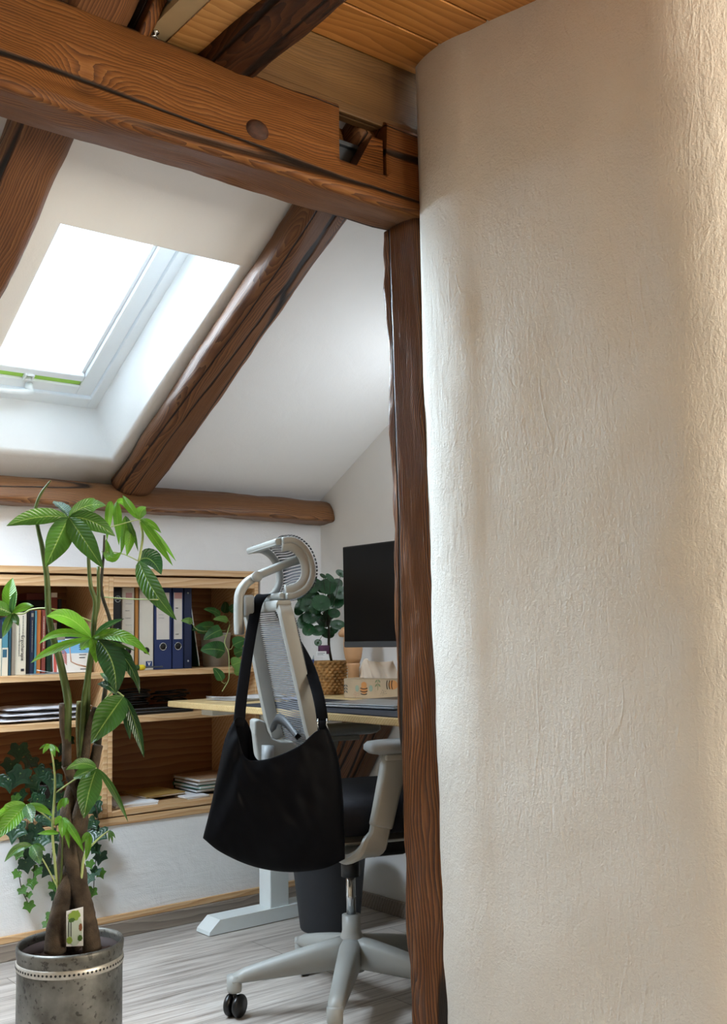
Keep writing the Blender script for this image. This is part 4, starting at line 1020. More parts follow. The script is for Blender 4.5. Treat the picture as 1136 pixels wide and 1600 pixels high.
# bracket carrying the headrest
bp_ = [ch(-.06, x, y) for x, y in ((466, 874), (440, 884), (415, 894), (398, 902), (384, 912), (375, 926), (373, 945), (373, 970), (374, 992))]
sides = [V((0, 0, 1))]*3 + [V((-.4, 0, .9))]*2 + [V((-1, 0, 0))]*4
mb = MB(); mb.ribbon(spline(bp_, 3), [V((0, 1, 0))]*(3*(len(bp_)-1)+1), .040, .024); mb.build('headrest_bracket', M['lgrey'], chair, (('BEVEL', dict(width=.005, segments=2)),))
pv = ch(-.083, 401, 901); mb = MB(); mb.lathe([(0, -.002), (.014, -.002), (.015, 0), (.015, .008), (0, .008)], 24, mtx=Matrix.Translation(pv) @ Matrix.Rotation(PI/2, 4, 'X')); mb.build('pivot_cap', M['lgrey'], chair)
q0, q1 = ch(-.06, 378, 930), ch(-.06, 395, 964)
mb = MB(); mb.box((min(q0.x, q1.x), -.085, q1.z), (min(q0.x, q1.x)+.03, -.035, q0.z), bev=.006); mb.build('headrest_mount', M['mgrey'], chair)
# lumbar pad and the light bracket below the back
mb = MB(); rows = []
for i in range(15):
    u = i/14; l = -.13+.26*u; s0 = sB(.80)-.012-.012*math.sin(PI*u)
    rows.append([V((s0-.008, l, .765+.035*math.sin(PI*u))), V((s0-.014, l, .775+.042*math.sin(PI*u))), V((s0-.006, l, .785+.046*math.sin(PI*u))), V((s0+.006, l, .775+.04*math.sin(PI*u)))])
mb.grid(rows, closed_u=True); mb.build('lumbar_support', M['dgrey'], chair)
bk = [ch(-.02, x, y) for x, y in ((406, 1128), (414, 1126), (424, 1130), (428, 1145), (434, 1156), (448, 1161), (468, 1161), (478, 1175), (470, 1210), (440, 1222), (414, 1215), (410, 1180), (406, 1150))]
mb = MB(); mb.prism([V((p.x, .10, p.z)) for p in bk], (0, -.06, 0)); mb.build('back_bracket', M['lgrey'], chair, (('BEVEL', dict(width=.006, segments=3)),))
mb = MB(); mb.ribbon(spline([V((-.235, .05, .74)), V((-.235, .05, .62)), V((-.20, .03, .50)), V((-.10, 0, .455)), V((.02, 0, .45))], 4), (0, 1, 0), .09, .03); mb.build('back_arm', M['mgrey'], chair)
# seat
def slab(x0, x1, hw, z0, z1, r, mt, name, dome=0.):
    mb = MB(); nseg = 64; rows = []
    for k, (ins, z) in enumerate([(.02, z0), (.004, z0+.006), (0, z0+(z1-z0)*.45), (.006, z1-.018), (.022, z1-.005), (.05, z1)]):
        row = []
        for i in range(nseg):
            a = 2*PI*i/nseg; c, s = math.cos(a), math.sin(a); e = .42
            hx, hy = (x1-x0)/2-ins, hw-ins
            row.append(V(((x0+x1)/2+hx*abs(c)**e*(1 if c >= 0 else -1), hy*abs(s)**e*(1 if s >= 0 else -1), z)))
        rows.append(row)
    vs = mb.grid(rows, closed_u=True); mb.face(vs[0][::-1]); mb.face(vs[-1]); return mb.build(name, mt, chair)
slab(-.20, .29, .255, .515, .608, .05, M['cushion'], 'seat_cushion'); slab(-.19, .27, .235, .488, .5145, .05, M['lgrey'], 'seat_pan')
mb = MB(); mb.box((-.13, -.10, .425), (.14, .10, .487), bev=.012); mb.build('tilt_mechanism', M['black'], chair)
for sg in (-1, 1):
    L_ = .285*sg
    pts = [ch(-.285, x, y) for x, y in ((611, 1178), (604, 1215), (596, 1255), (588, 1293))]; pts = [V((p.x+.012, L_, p.z)) for p in pts]
    mb = MB(); mb.ribbon(spline(pts, 4), (1, 0, .3), [.074, .074, .073, .072, .071, .07, .069, .068, .067, .066, .065, .065, .064], .036); post = mb.build('armrest_post', M['lgrey'], chair, (('BEVEL', dict(width=.006, segments=3)),))
    lo = [V((pts[-1].x+.004, L_, pts[-1].z+.03)), V((pts[-1].x-.006, L_, pts[-1].z-.02)), V((pts[-1].x-.028, L_-.006*sg, pts[-1].z-.055)), V((pts[-1].x-.055, L_-.04*sg, pts[-1].z-.075)), V((pts[-1].x-.05, L_-.14*sg, pts[-1].z-.08))]
    mb = MB(); mb.ribbon(spline(lo, 4), [V((1, 0, .25))]*17, lerp_list([.054, .056, .082, .09, .08], 17), .026); mb.build('armrest_bracket', M['lgrey'], chair, (('BEVEL', dict(width=.005, segments=2)),))
    pz = pts[0].z+.001; mb = MB(); rows = []
    for k, (ins, z) in enumerate([(.03, pz), (.012, pz+.004), (0, pz+.014), (.001, pz+.026), (.010, pz+.034), (.03, pz+.037)]):
        row = []
        for i in range(40):
            a = 2*PI*i/40; c, s = math.cos(a), math.sin(a); e = .5
            row.append(V((pts[0].x+.045+(.13-ins)*abs(c)**e*(1 if c >= 0 else -1), L_+(.045-ins*.8)*abs(s)**e*(1 if s >= 0 else -1), z)))
        rows.append(row)
    vs = mb.grid(rows, closed_u=True); mb.face(vs[0][::-1]); mb.face(vs[-1]); mb.build('armrest_pad', M['mgrey'], chair)
    mb = MB(); mb.box((pts[0].x-.035, L_-.026, pz-.016), (pts[0].x+.10, L_+.026, pz+.001), bev=.004); mb.build('armrest_plate', M['lgrey'], chair)
# column and five-star base
mb = MB(); mb.lathe([(0, .25), (.0135, .25), (.0135, .30), (.0145, .302), (.0135, .306), (.0135, .40), (0, .40)], 24); mb.build('gas_spring', M['chrome'], chair)
mb = MB(); mb.lathe([(0, .36), (.027, .36), (.027, .43), (0, .43)], 24); mb.build('spring_cover', M['black'], chair)
mb = MB(); mb.lathe([(0, .10), (.036, .10), (.040, .12), (.040, .18), (.030, .20), (.027, .21), (.0265, .253), (.014, .255), (0, .255)], 32); mb.build('hub', M['lgrey'], chair)
for k in range(5):
    ang = math.radians(152.6-72*k)-CA; dr = V((math.cos(ang), math.sin(ang), 0)); sd = V((-dr.y, dr.x, 0))
    rows = []
    for i in range(11):
        u = i/10; rr = .02+.322*u; zt_ = .196-.075*u**1.15; zb_ = .112-.020*u; w_ = .030-.009*u
        if i == 10: zt_ -= .006; 
        c_ = dr*rr
        rows.append([c_+sd*a*w_+V((0, 0, z)) for a, z in ((1, zb_+.006), (1, zt_-.016), (.7, zt_-.004), (0, zt_), (-.7, zt_-.004), (-1, zt_-.016), (-1, zb_+.006), (-.7, zb_), (.7, zb_))])
    mb = MB(); vs = mb.grid(rows, closed_u=True); mb.face(vs[0][::-1]); mb.face(vs[-1])
    mb.lathe([(0, .068), (.019, .068), (.021, .075), (.021, .112), (0, .114)], 20, dr*.335); mb.build('base_leg', M['lgrey'], chair)
    cs = empty('caster', dr*.335); cs.parent = chair; cs.rotation_euler = (0, 0, ang+(.9, 1.7, 2.5, .3, 1.2)[k])
    mb = MB(); mb.tube([(0, 0, .066), (0, 0, .045)], .006, 10); mb.tube([(-.004, -.022, .031), (-.004, .022, .031)], .006, 10); mb.build('fork', M['black'], cs)
    for sg in (-1, 1):
        mb = MB(); mb.lathe([(0, 0), (.024, 0), (.029, .003), (.031, .008), (.031, .014), (.028, .018), (0, .018)], 28, mtx=Matrix.Translation((-.004, .004*sg, .0312)) @ Matrix.Rotation(-PI/2*sg, 4, 'X')); mb.build('wheel', M['black'], cs)

# ------------------------------------------------------------------ black shoulder bag hanging on the chair back
BDP = 2.735
bag = empty('shoulder_bag', D(430, 1360, BDP)); tag(bag, 'large black cloth shoulder bag hanging by its strap from the chair back', 'bag')
def loc(r, p): return V(p)-V(r.location)
def pcurve(pts, n, dep):
    sp = spline([V((x, y, 0)) for x, y in pts], 12); L = [0]
    for a, b_ in zip(sp, sp[1:]): L.append(L[-1]+(b_-a).length)
    out = []
    for i in range(n):
        t = L[-1]*i/(n-1); k = 0
        while k < len(L)-2 and L[k+1] < t: k += 1
        f = 0 if L[k+1] == L[k] else (t-L[k])/(L[k+1]-L[k]); out.append(sp[k].lerp(sp[k+1], f))
    return out
NU, NVV = 49, 33
bot = pcurve([(316, 1309), (345, 1332), (395, 1354), (450, 1363), (505, 1358), (540, 1342)], NU, 0)
lft = [(366, 1124), (352, 1152), (341, 1200), (329, 1258), (316, 1309)]
rgt = [(513, 1137), (526, 1172), (535, 1220), (539, 1290), (540, 1342)]
front_top = pcurve([(366, 1124), (372, 1150), (384, 1184), (410, 1187), (440, 1178), (470, 1163), (494, 1142), (513, 1137)], NU, 0)
back_top = pcurve([(366, 1124), (378, 1118), (392, 1140), (401, 1186), (440, 1186), (475, 1168), (494, 1144), (513, 1137)], NU, 0)
LC, RC = pcurve(lft, NVV, 0), pcurve(rgt, NVV, 0)
def coons(T):
    P = []
    for j in range(NVV):
        v = j/(NVV-1); row = []
        for i in range(NU):
            u = i/(NU-1)
            p = T[i]*(1-v)+bot[i]*v + LC[j]*(1-u)+RC[j]*u - (T[0]*(1-u)*(1-v)+T[-1]*u*(1-v)+bot[0]*(1-u)*v+bot[-1]*u*v)
            row.append(p)
        P.append(row)
    return P
def side(T, sg):
    rows = []
    for j, row in enumerate(coons(T)):
        v = j/(NVV-1); rr = []
        for i, p in enumerate(row):
            u = i/(NU-1)
            th = .052*math.sin(PI*u)**.55*(.25+.75*math.sin(PI*min(1, .12+.88*v))**.6)
            dv = BDP + sg*th + .010*noise.noise(V((u*5+sg, v*4, 1)))*math.sin(PI*u) + .006*noise.noise(V((u*14-v*6, v*7, 3)))*math.sin(PI*u)
            if u < .3 and sg < 0: dv += .012*math.sin(v*9+u*30)*(1-u/.3)*math.sin(PI*u)*2
            rr.append(loc(bag, D(p.x, p.y, dv)))
        rows.append(rr)
    return rows
mb = MB(); mb.grid(side(front_top, -1)); mb.grid(side(back_top, 1)); bmesh.ops.remove_doubles(mb.bm, verts=mb.bm.verts[:], dist=.0015)
mb.build('bag_body', M['bag'], bag, (('SOLIDIFY', dict(thickness=.0025, offset=0)), ('SUBSURF', dict(levels=1, render_levels=1))))
sp = spline([loc(bag, p) for p in (D(373, 1135, BDP), D(378, 1085, BDP+.05), D(388, 1015, BDP+.13), D(398, 960, BDP+.20), D(404, 938, BDP+.235), D(414, 929, BDP+.27), D(428, 938, BDP+.33), D(452, 985, BDP+.27), D(480, 1035, BDP+.14), D(494, 1075, BDP+.055), D(501, 1105, BDP+.015), D(504, 1128, BDP))], 5)
mb = MB(); mb.ribbon(sp, [V((.95, -.30, .05))]*30+[V((.80, -.55, .1))]*(len(sp)-30), .030, .003); mb.build('strap', M['strap'], bag)
for x0, x1, y in ((496, 498, 1132), (510, 512, 1132)):
    mb = MB(); mb.tube([loc(bag, D(x0+1, y-9, BDP-.010)), loc(bag, D(x0, y, BDP-.012)), loc(bag, D(x1+1, y+9, BDP-.010))], .0016, 8); mb.build('ring_side', M['chrome'], bag)
mb = MB(); mb.ribbon([loc(bag, D(503, 1126, BDP-.002)), loc(bag, D(504, 1140, BDP-.004)), loc(bag, D(505, 1152, BDP-.008))], (.8, -.6, 0), .026, .004); mb.build('strap_tab', M['strap'], bag)

# ------------------------------------------------------------------ potted money tree in a zinc planter
DT = 2.63; pc = D(110, 1471, DT); PR = 81*DT/F_PX; RIM = pc.z
tree = empty('potted_money_tree', (pc.x, pc.y, 0)); tag(tree, 'tall money tree with palmate leaves in a round zinc planter on the floor', 'plant')
T0 = V((pc.x, pc.y, 0))
mb = MB(); mb.lathe([(0, 0), (PR*.975, 0), (PR*.985, .006), (PR*.985, RIM-.062), (PR*.992, RIM-.058), (PR*.985, RIM-.053), (PR*.985, RIM-.028), (PR*1.0, RIM-.022), (PR*1.01, RIM-.006), (PR*.99, RIM+.002), (PR*.955, RIM), (PR*.945, RIM-.01), (PR*.945, .01), (0, .01)], 72)
pot = mb.build('planter', M['zinc'], tree)
mb = MB(); mb.lathe([(PR*.986, RIM-.054), (PR*1.004, RIM-.052), (PR*1.004, RIM-.036), (PR*.986, RIM-.034)], 72); band = mb.build('embossed_band', M['band'], pot)
mb = MB(); nb = 76
for k in range(nb):
    a = 2*PI*k/nb; mm = Matrix.Rotation(a, 4, 'Z') @ Matrix.Translation((PR*1.004, 0, RIM-.044)) @ Matrix.Rotation(PI/2, 4, 'Y') @ Matrix.Rotation(PI/4, 4, 'Z')
    mb.lathe([(0, .0006), (.0028, .0006), (.0032, 0)], 6, mtx=mm)
o = mb.build('band_dots', M['hole_black'], band); tag(o, None, None, None, 'stuff')
mb = MB(); mb.lathe([(PR*.90, RIM-.05), (PR*.93, RIM-.02), (PR*.91, RIM-.018), (PR*.885, RIM-.05)], 60); mb.build('inner_pot', plain('terracotta_liner', '#2f1d17', .7), tree)
mb = MB(); rows = []
for i in range(9):
    r_ = PR*.90*i/8+.0005; rows.append([V((r_*math.cos(2*PI*k/40), r_*math.sin(2*PI*k/40), RIM-.042+.012*noise.noise(V((r_*40*math.cos(2*PI*k/40), r_*40*math.sin(2*PI*k/40), 2))))) for k in range(40)])
mb.grid(rows, closed_u=True); mb.build('soil', M['soil'], tree)
def tp(x, y, dd=0.): return D(x, y, DT+dd)-T0
def stem(name, pts, rad, mt, dd=0., sides=8, sub=5, dds=None):
    n = len(pts); P = [tp(x, y, (dds[i] if dds else dd)) for i, (x, y) in enumerate(pts)]; sp = spline(P, sub)
    mb = MB(); mb.tube(sp, [q*DT/F_PX for q in lerp_list(rad, len(sp))], sides); return mb.build(name, mt, tree)
# braided trunk: strands run from splayed feet up through the braid
strands = [([(86, 1486), (88, 1450), (96, 1415), (108, 1370), (122, 1320), (128, 1275), (120, 1235), (104, 1195)], [17, 15, 14, 13, 11, 10, 9, 8], [-.03, -.03, -.035, -.03, .0, .02, .01, -.01]),
           ([(144, 1485), (139, 1450), (130, 1410), (118, 1365), (106, 1320), (103, 1280), (110, 1240), (128, 1190)], [15, 14, 14, 13, 11, 10, 9, 8], [-.02, -.02, -.03, -.035, -.03, -.01, .01, .01]),
           ([(112, 1480), (112, 1450), (115, 1410), (124, 1370), (112, 1330), (118, 1290), (130, 1245), (136, 1190)], [15, 14, 14, 13, 11, 10, 9, 8], [.05, .04, .03, .02, .02, .0, -.01, .0]),
           ([(98, 1478), (104, 1440), (104, 1400), (100, 1350), (108, 1300), (122, 1260), (140, 1220), (153, 1165)], [14, 13, 13, 12, 11, 10, 9, 8], [.05, .03, .02, .03, .03, .02, .02, .02])]
mb = MB()
for pts, rad, dds in strands:
    sp = spline([tp(x, y, d) for (x, y), d in zip(pts, dds)], 6); rr = [q*DT/F_PX*(1+.10*noise.noise(V((i*.7, q, 3)))) for i, q in enumerate(lerp_list(rad, len(sp)))]; mb.tube(sp, rr, 14)
tag(mb.build('trunk', M['bark'], tree))
stem('cut_stem', [(104, 1195), (104, 1160), (99, 1135), (98, 1099)], [8, 7.5, 6.5, 6], M['bark'], -.01)
stem('cut_stem', [(128, 1190), (125, 1150), (124, 1125), (125, 1096)], [8, 6.5, 6, 5.5], M['woodystem'], .01)
stem('cut_stem', [(132, 1190), (137, 1150), (143, 1125), (149, 1106)], [7.5, 6.5, 5.5, 5], M['bark'], .0)
stem('stem', [(104, 1165), (106, 1115), (105.6, 1092), (101, 1066), (93, 1030), (83, 996), (77.5, 968), (75, 942), (73, 900), (66, 855), (60.5, 831), (55.5, 802), (58, 785), (66, 768), (79, 751)], [7, 6.5, 6.5, 6.3, 6, 5.4, 5.2, 5, 4.6, 4, 3.4, 2.8, 2.6, 2.2, 1.2], M['greenstem'], -.01)
stem('stem', [(127, 1180), (131, 1097), (135, 1069), (141, 1027), (145, 1002), (146.5, 973), (149, 940), (142, 917), (138.6, 878), (138, 822)], [5, 4.4, 4.3, 4.2, 4.2, 4.2, 4, 3.5, 3, 2.2], M['greenstem'], .0)
stem('stem', [(133, 1175), (136.6, 1120), (138, 1058), (143.6, 1024), (146.5, 990), (149, 965), (154, 940), (153.5, 885)], [5, 4.6, 4.4, 4.2, 3.8, 3.4, 3.2, 2.6], M['greenstem'], .02)
stem('stem', [(152, 1165), (162, 1095), (166, 1066), (172, 1040), (174.6, 1002), (174.6, 985), (170, 962), (159, 928), (159, 900), (162, 866), (163, 836)], [6.5, 4, 3.6, 3.4, 3.2, 3.2, 3, 2.8, 2.6, 2.2, 1.8], M['darkstem'], .04)
stem('shoot', [(92, 1400), (84, 1330), (82, 1290), (86, 1230), (84, 1195), (78, 1163)], [2.6, 2.2, 2.0, 1.8, 1.5, 1.2], M['paleshoot'], -.04)
stem('shoot', [(120, 1406), (127, 1370), (133, 1335), (152, 1312), (170, 1298)], [2.6, 2.4, 2, 1.4, 1], M['paleshoot'], -.045)
stem('shoot', [(93, 1400), (97, 1340), (97, 1290)], [2.2, 1.8, 1.4], M['greenstem'], -.045)
def petiole(pts, r, dds, mt=None): return stem('petiole', pts, [r]*len(pts), mt or M['paleshoot'], 0, 6, 5, dds)
LN = 0
def palmate(cx, cy, dc, lst, default='leafmid'):
    """one compound leaf: leaflets (tip x, tip y, width px, depth change at tip, control offset, material)"""
    global LN
    groups = {}
    for it in lst:
        tx, ty, w = it[:3]; dt = it[3] if len(it) > 3 else -.03; co = it[4] if len(it) > 4 else None; mk = it[5] if len(it) > 5 else default; tl = it[6] if len(it) > 6 else 0.
        b_ = it[7] if len(it) > 7 else (cx, cy)
        groups.setdefault(mk, []).append((b_, tx, ty, w, dt, co, tl))
    first = None
    for mk, ls in groups.items():
        mb = MB()
        for b_, tx, ty, w, dt, co, tl in ls:
            L_ = math.hypot(tx-b_[0], ty-b_[1])
            c = co or ((b_[0]+tx)/2, (b_[1]+ty)/2-.10*L_)
            leaf(mb, tp(b_[0], b_[1], dc)+T0, tp(c[0], c[1], dc+dt*.3-.01)+T0, tp(tx, ty, dc+dt)+T0, w*DT/F_PX*.98, tl, .30)
        bmesh.ops.translate(mb.bm, verts=mb.bm.verts[:], vec=-T0)
        mb.build('leaf', M[mk], tree)
# top left leaf
palmate(107, 808, -.02, [(10, 822, 27, -.10, (55, 802), 'leafmid', .3), (71, 886, 40, -.09, (92, 840), 'leafmid', -.2), (161, 888, 34, -.06, (127, 836)), (180, 838, 29, .03, (143, 806)), (166, 790, 24, .10, (135, 782)), (84, 783, 26, .10, (98, 792), 'leafdark', .9)])
petiole([(107, 808), (122, 818), (138, 830)], 1.1, [-.02, -.01, 0])
# top right leaf
palmate(218.5, 812, .03, [(192, 774, 14, .02, (200, 790)), (228, 792, 18, .04, (216, 800)), (252, 833, 11, .0, (236, 814)), (270, 884, 14, -.02, (240, 838)), (275, 877, 9, .05, (250, 838))], 'leafbright')
petiole([(218.5, 812), (210, 813), (203, 815), (163, 826)], .9, [.03, .03, .035, .04]); petiole([(219, 814), (223, 835), (221, 855), (217, 876)], 2.0, [.03, .03, .03, .03])
# hanging pale young leaf
palmate(194, 806, .05, [(167, 845, 13, .0, (170, 790), 'leafbright', 0, (174, 783)), (186, 852, 15, .02, (182, 800), 'leafbright', .3, (182, 784)), (190, 862, 17, -.03, (168, 888), 'leafbright', .2, (166, 842)), (189, 866, 13, .0, (194, 830), 'leafbright', .5, (196, 806)), (198, 869, 17, -.03, (206, 836), 'leafbright', 0, (203, 822)), (216, 862, 9, -.02, (206, 822), 'leafmid', .4, (196, 806)), (197, 796, 12, .03, (192, 778), 'leafbright', .4, (182, 786))], 'leafbright')
# long drooping right leaf
palmate(217, 876, .03, [(276, 969, 31, -.10, (228, 915), 'leafmid', .1), (252, 898, 34, .08, (236, 862), 'leafdark', .35)])
petiole([(159, 862), (190, 865), (217, 877)], 1.0, [.04, .04, .03]); petiole([(162, 933), (205, 936), (247, 937)], 1.1, [.04, .0, -.05])
# middle leaf, big
palmate(143, 997, -.02, [(73, 963, 25, -.08, (108, 952), 'leafbright', -.2), (61, 1006, 15, -.05, (90, 978), 'leafbright', .5), (48, 1036, 14, -.07, (80, 1010), 'leafbright', .3), (150, 1036, 22, -.02, (152, 1012), 'leafbright', -.3), (127, 1016, 20, .05, (130, 1003), 'leafbright', .2), (234, 1024, 20, -.06, (190, 978), 'leafbright', -.3), (212, 1017, 6, -.04, (180, 1004), 'leafmid')])
palmate(153, 1000, -.03, [(181, 1084, 40, -.07, (184, 1030), 'leafdark', -.15), (218, 1083, 20, -.03, (208, 1020), 'leafdark', .3), (194, 967, 15, .0, (168, 975), 'leafdark', .9, (148, 993))])
# far left leaf
palmate(19, 959, .0, [(20, 903, 23, .05, (10, 930), 'leafbright'), (25, 924, 10, -.02, (18, 940), 'leafdark', .4), (53, 947, 13, -.02, (36, 944), 'leafbright'), (-24, 950, 24, -.04, (-4, 946), 'leafmid', .2), (4, 997, 14, -.05, (11, 975), 'leafmid'), (29, 978, 11, -.02, (25, 966), 'leafmid')])
petiole([(145, 972), (120, 962), (79, 951), (50, 952), (36, 959), (19, 959)], 1.3, [.0, -.01, -.01, .0, .0, .0])
# dark drooping leaves right of the stems
palmate(193, 1088, .0, [(142, 1162, 46, -.07, (176, 1110), 'leafmid', .15), (203, 1156, 15, .0, (198, 1120), 'leafdark', .3), (225, 1184, 17, -.03, (214, 1128), 'leafdark', .2), (152, 1069, 15, .03, (172, 1066), 'leafdark', .4, (182, 1086)), (156, 1052, 11, .05, (168, 1056), 'leafmid', .3, (180, 1072))])
petiole([(162, 1095), (178, 1080), (193, 1088)], 1.4, [.03, .02, .0])
# low leaf in front of the trunk
palmate(151, 1200, -.06, [(103, 1203, 17, -.05, (128, 1185), 'leafmid', -.2), (114, 1216, 20, -.02, (132, 1206), 'leafmid', .3), (131, 1279, 36, -.06, (138, 1232), 'leafmid', .1), (200, 1284, 11, -.03, (178, 1226), 'leafmid', .3)])
petiole([(151, 1200), (120, 1216), (88, 1238)], 1.3, [-.06, -.06, -.04])
palmate(78, 1163, -.04, [(61, 1171, 4, 0, (70, 1163)), (67, 1178, 7, -.02, (71, 1168)), (86, 1183, 8, -.02, (83, 1170)), (93, 1176, 5, 0, (87, 1167))], 'leafbright')
palmate(41, 1258, -.08, [(-16, 1290, 22, -.06, (14, 1260), 'leafbright', -.3), (-12, 1316, 26, -.10, (20, 1276), 'leafbright', .1), (50, 1286, 19, -.05, (47, 1268), 'leafmid'), (82, 1276, 12, .0, (64, 1258), 'leafbright', .3)])
petiole([(41, 1258), (62, 1268), (82, 1284)], 1.2, [-.08, -.06, -.04])
palmate(50, 1321, -.08, [(7, 1347, 13, -.05, (26, 1318), 'leafmid', .2), (63, 1351, 20, -.06, (58, 1334), 'leafmid'), (71, 1330, 10, .0, (62, 1322), 'leafmid', .4)])
petiole([(50, 1321), (68, 1345), (88, 1383)], 1.1, [-.08, -.06, -.045])
palmate(97, 1278, -.06, [(97, 1309, 13, -.03, (99, 1292)), (86, 1290, 10, -.02, (90, 1278)), (108, 1326, 8, -.03, (106, 1300)), (131, 1332, 11, -.04, (116, 1296)), (112, 1298, 8, .0, (106, 1282)), (58, 1303, 9, -.02, (78, 1300), 'leafbright', .5, (92, 1302))], 'leafbright')
palmate(102, 1247, -.055, [(90, 1268, 9, -.02, (94, 1254)), (100, 1262, 8, -.02, (101, 1254)), (106, 1257, 6, 0, (105, 1250))], 'leafbright')
palmate(137, 1300, -.05, [(134, 1345, 10, -.02, (140, 1320)), (128, 1318, 8, -.01, (132, 1308)), (141, 1322, 8, 0, (141, 1308))], 'leafbright')
palmate(171, 1297, -.045, [(171, 1315, 4, -.01, (170, 1306)), (176, 1318, 4, -.01, (175, 1306)), (180, 1310, 4, 0, (177, 1302))], 'leafmid')
# plant label leaning on the trunk
q = [tp(103.5, 1424, -.075), tp(130, 1417, -.075), tp(130, 1478, -.055), tp(103.5, 1479, -.055)]
mb = MB(); mb.prism(q, (q[1]-q[0]).cross(q[2]-q[1]).normalized()*.0008); lab = mb.build('plant_label', M['paper'], tree)
nq = (q[1]-q[0]).cross(q[2]-q[1]).normalized()
if nq.dot(FW) > 0: nq = -nq
def lp(u, v, o=.0016): return q[0]*(1-u)*(1-v)+q[1]*u*(1-v)+q[3]*(1-u)*v+q[2]*u*v + nq*o
def blob(name, u, v, ru, rv, mt, o=.0016, n=20, jag=.12):
    mb = MB(); pts = [lp(u+ru*math.cos(2*PI*i/n)*(1+jag*math.sin(i*2.3)), v+rv*math.sin(2*PI*i/n)*(1+jag*math.sin(i*2.3)), o) for i in range(n)]; mb.prism(pts, -nq*.0004); mb.build(name, mt, lab)
blob('label_background', .5, .55, .46, .43, M['tag_sky'], .0013, jag=.0); blob('printed_crown', .48, .17, .36, .14, M['tag_green'], .0016); blob('printed_crown', .33, .27, .2, .06, M['tag_dark'], .0018)
for u in (.15, .29): mb = MB(); mb.prism([lp(u-.025, .3), lp(u+.025, .3), lp(u+.025, .72), lp(u-.025, .72)], -nq*.0004); mb.build('printed_trunk', M['ink'], lab)
blob('printed_bush', .2, .82, .17, .1, M['tag_green'], .0018); blob('printed_leaf', .82, .78, .14, .08, M['tag_dark'], .0018); blob('printed_clay', .85, .5, .1, .1, M['tag_brown'], .0018)

# ------------------------------------------------------------------ ivy in the left cabinet, trailing out
ivx = on(1, 3.76, 70, 1260).x; iv = empty('potted_ivy', (ivx, 3.745, Z0)); tag(iv, 'dark ivy in the lowest shelf behind the money tree, trailing to the floor', 'plant'); I0 = V(iv.location)
mb = MB(); mb.lathe([(0, 0), (.045, 0), (.06, .10), (.063, .105), (.058, .105), (.055, .09), (0, .09)], 32); mb.build('pot', M['potdark'], iv)
mb = MB(); mb.lathe([(.054, .085), (.03, .094), (0, .097)], 24); mb.build('soil', M['soil'], iv)
def star(mb, p, ang, size, tilt, yaw, lobes=True):
    prof = [(0, -.04), (.20, -.22), (.44, -.20), (.50, .02), (.46, .14), (.66, .40), (.40, .50), (.22, .62), (0, 1.0), (-.22, .62), (-.40, .50), (-.66, .40), (-.46, .14), (-.50, .02), (-.44, -.20), (-.20, -.22)]
    vw = (V(p)-EYE).normalized(); x = vw.cross(V((0, 0, 1))).normalized(); z = x.cross(vw)
    mm = Matrix((x, z, -vw)).transposed() @ Matrix.Rotation(ang, 3, 'Z') @ Matrix.Rotation(tilt, 3, 'X') @ Matrix.Rotation(yaw, 3, 'Y')
    c = mb.bm.verts.new(V(p)+mm @ V((0, .15*size, -.06*size)))
    vs = [mb.bm.verts.new(V(p)+mm @ V((a*size, b_*size, .05*size*abs(a)))) for a, b_ in prof]
    for k in range(len(vs)): mb.face([c, vs[k], vs[(k+1) % len(vs)]], [(.5, .5), (.4, .8), (.45, .9)])
q = random.Random(12)
dark, lite = [], []
for x, y, s_, Y in ((30, 1178, 34, 3.74), (50, 1195, 30, 3.78), (18, 1200, 30, 3.74), (12, 1225, 34, 3.66), (35, 1218, 40, 3.62), (48, 1228, 30, 3.64), (70, 1212, 30, 3.70), (84, 1226, 38, 3.62), (62, 1240, 28, 3.66), (92, 1200, 24, 3.76), (100, 1175, 22, 3.8), (60, 1255, 30, 3.62), (30, 1248, 26, 3.64), (76, 1258, 26, 3.62), (96, 1250, 26, 3.66), (45, 1275, 28, 3.58), (66, 1285, 32, 3.55), (25, 1302, 40, 3.545), (42, 1312, 28, 3.54), (62, 1318, 36, 3.54), (88, 1310, 26, 3.55), (55, 1300, 28, 3.54), (92, 1330, 22, 3.56), (70, 1345, 22, 3.56), (80, 1362, 30, 3.565), (40, 1355, 30, 3.56), (48, 1340, 26, 3.56), (85, 1402, 24, 3.565), (150, 1262, 28, 3.58), (156, 1308, 36, 3.56), (148, 1290, 24, 3.57), (158, 1342, 26, 3.565), (152, 1365, 20, 3.565), (146, 1330, 22, 3.565), (140, 1375, 22, 3.565), (148, 1270, 22, 3.6), (104, 1290, 28, 3.58), (85, 1275, 24, 3.6), (108, 1160, 22, 3.82), (118, 1205, 24, 3.74)): dark.append((x, y, s_, Y))
for x, y, s_, Y in ((24, 1250, 18, 3.62), (30, 1337, 18, 3.55), (28, 1368, 17, 3.565), (60, 1363, 20, 3.56), (50, 1382, 20, 3.565), (33, 1394, 17, 3.57), (45, 1400, 13, 3.57), (45, 1418, 20, 3.57), (82, 1386, 20, 3.57), (78, 1432, 18, 3.57), (72, 1446, 18, 3.57), (156, 1367, 18, 3.565), (145, 1396, 20, 3.57), (140, 1352, 16, 3.565), (153, 1250, 16, 3.59), (137, 1395, 14, 3.57), (112, 1300, 14, 3.57)): lite.append((x, y, s_, Y))
for lst, mk in ((dark, 'ivy'), (lite, 'ivylight')):
    mb = MB()
    for x, y, s_, Y in lst:
        p = on(1, Y, x, y-s_*.35); star(mb, p, PI+q.uniform(-.7, .7), s_*.80*depth_of(p)/F_PX, q.uniform(-.5, .5), q.uniform(-.5, .5))
    bmesh.ops.translate(mb.bm, verts=mb.bm.verts[:], vec=-I0); mb.build('foliage', M[mk], iv)
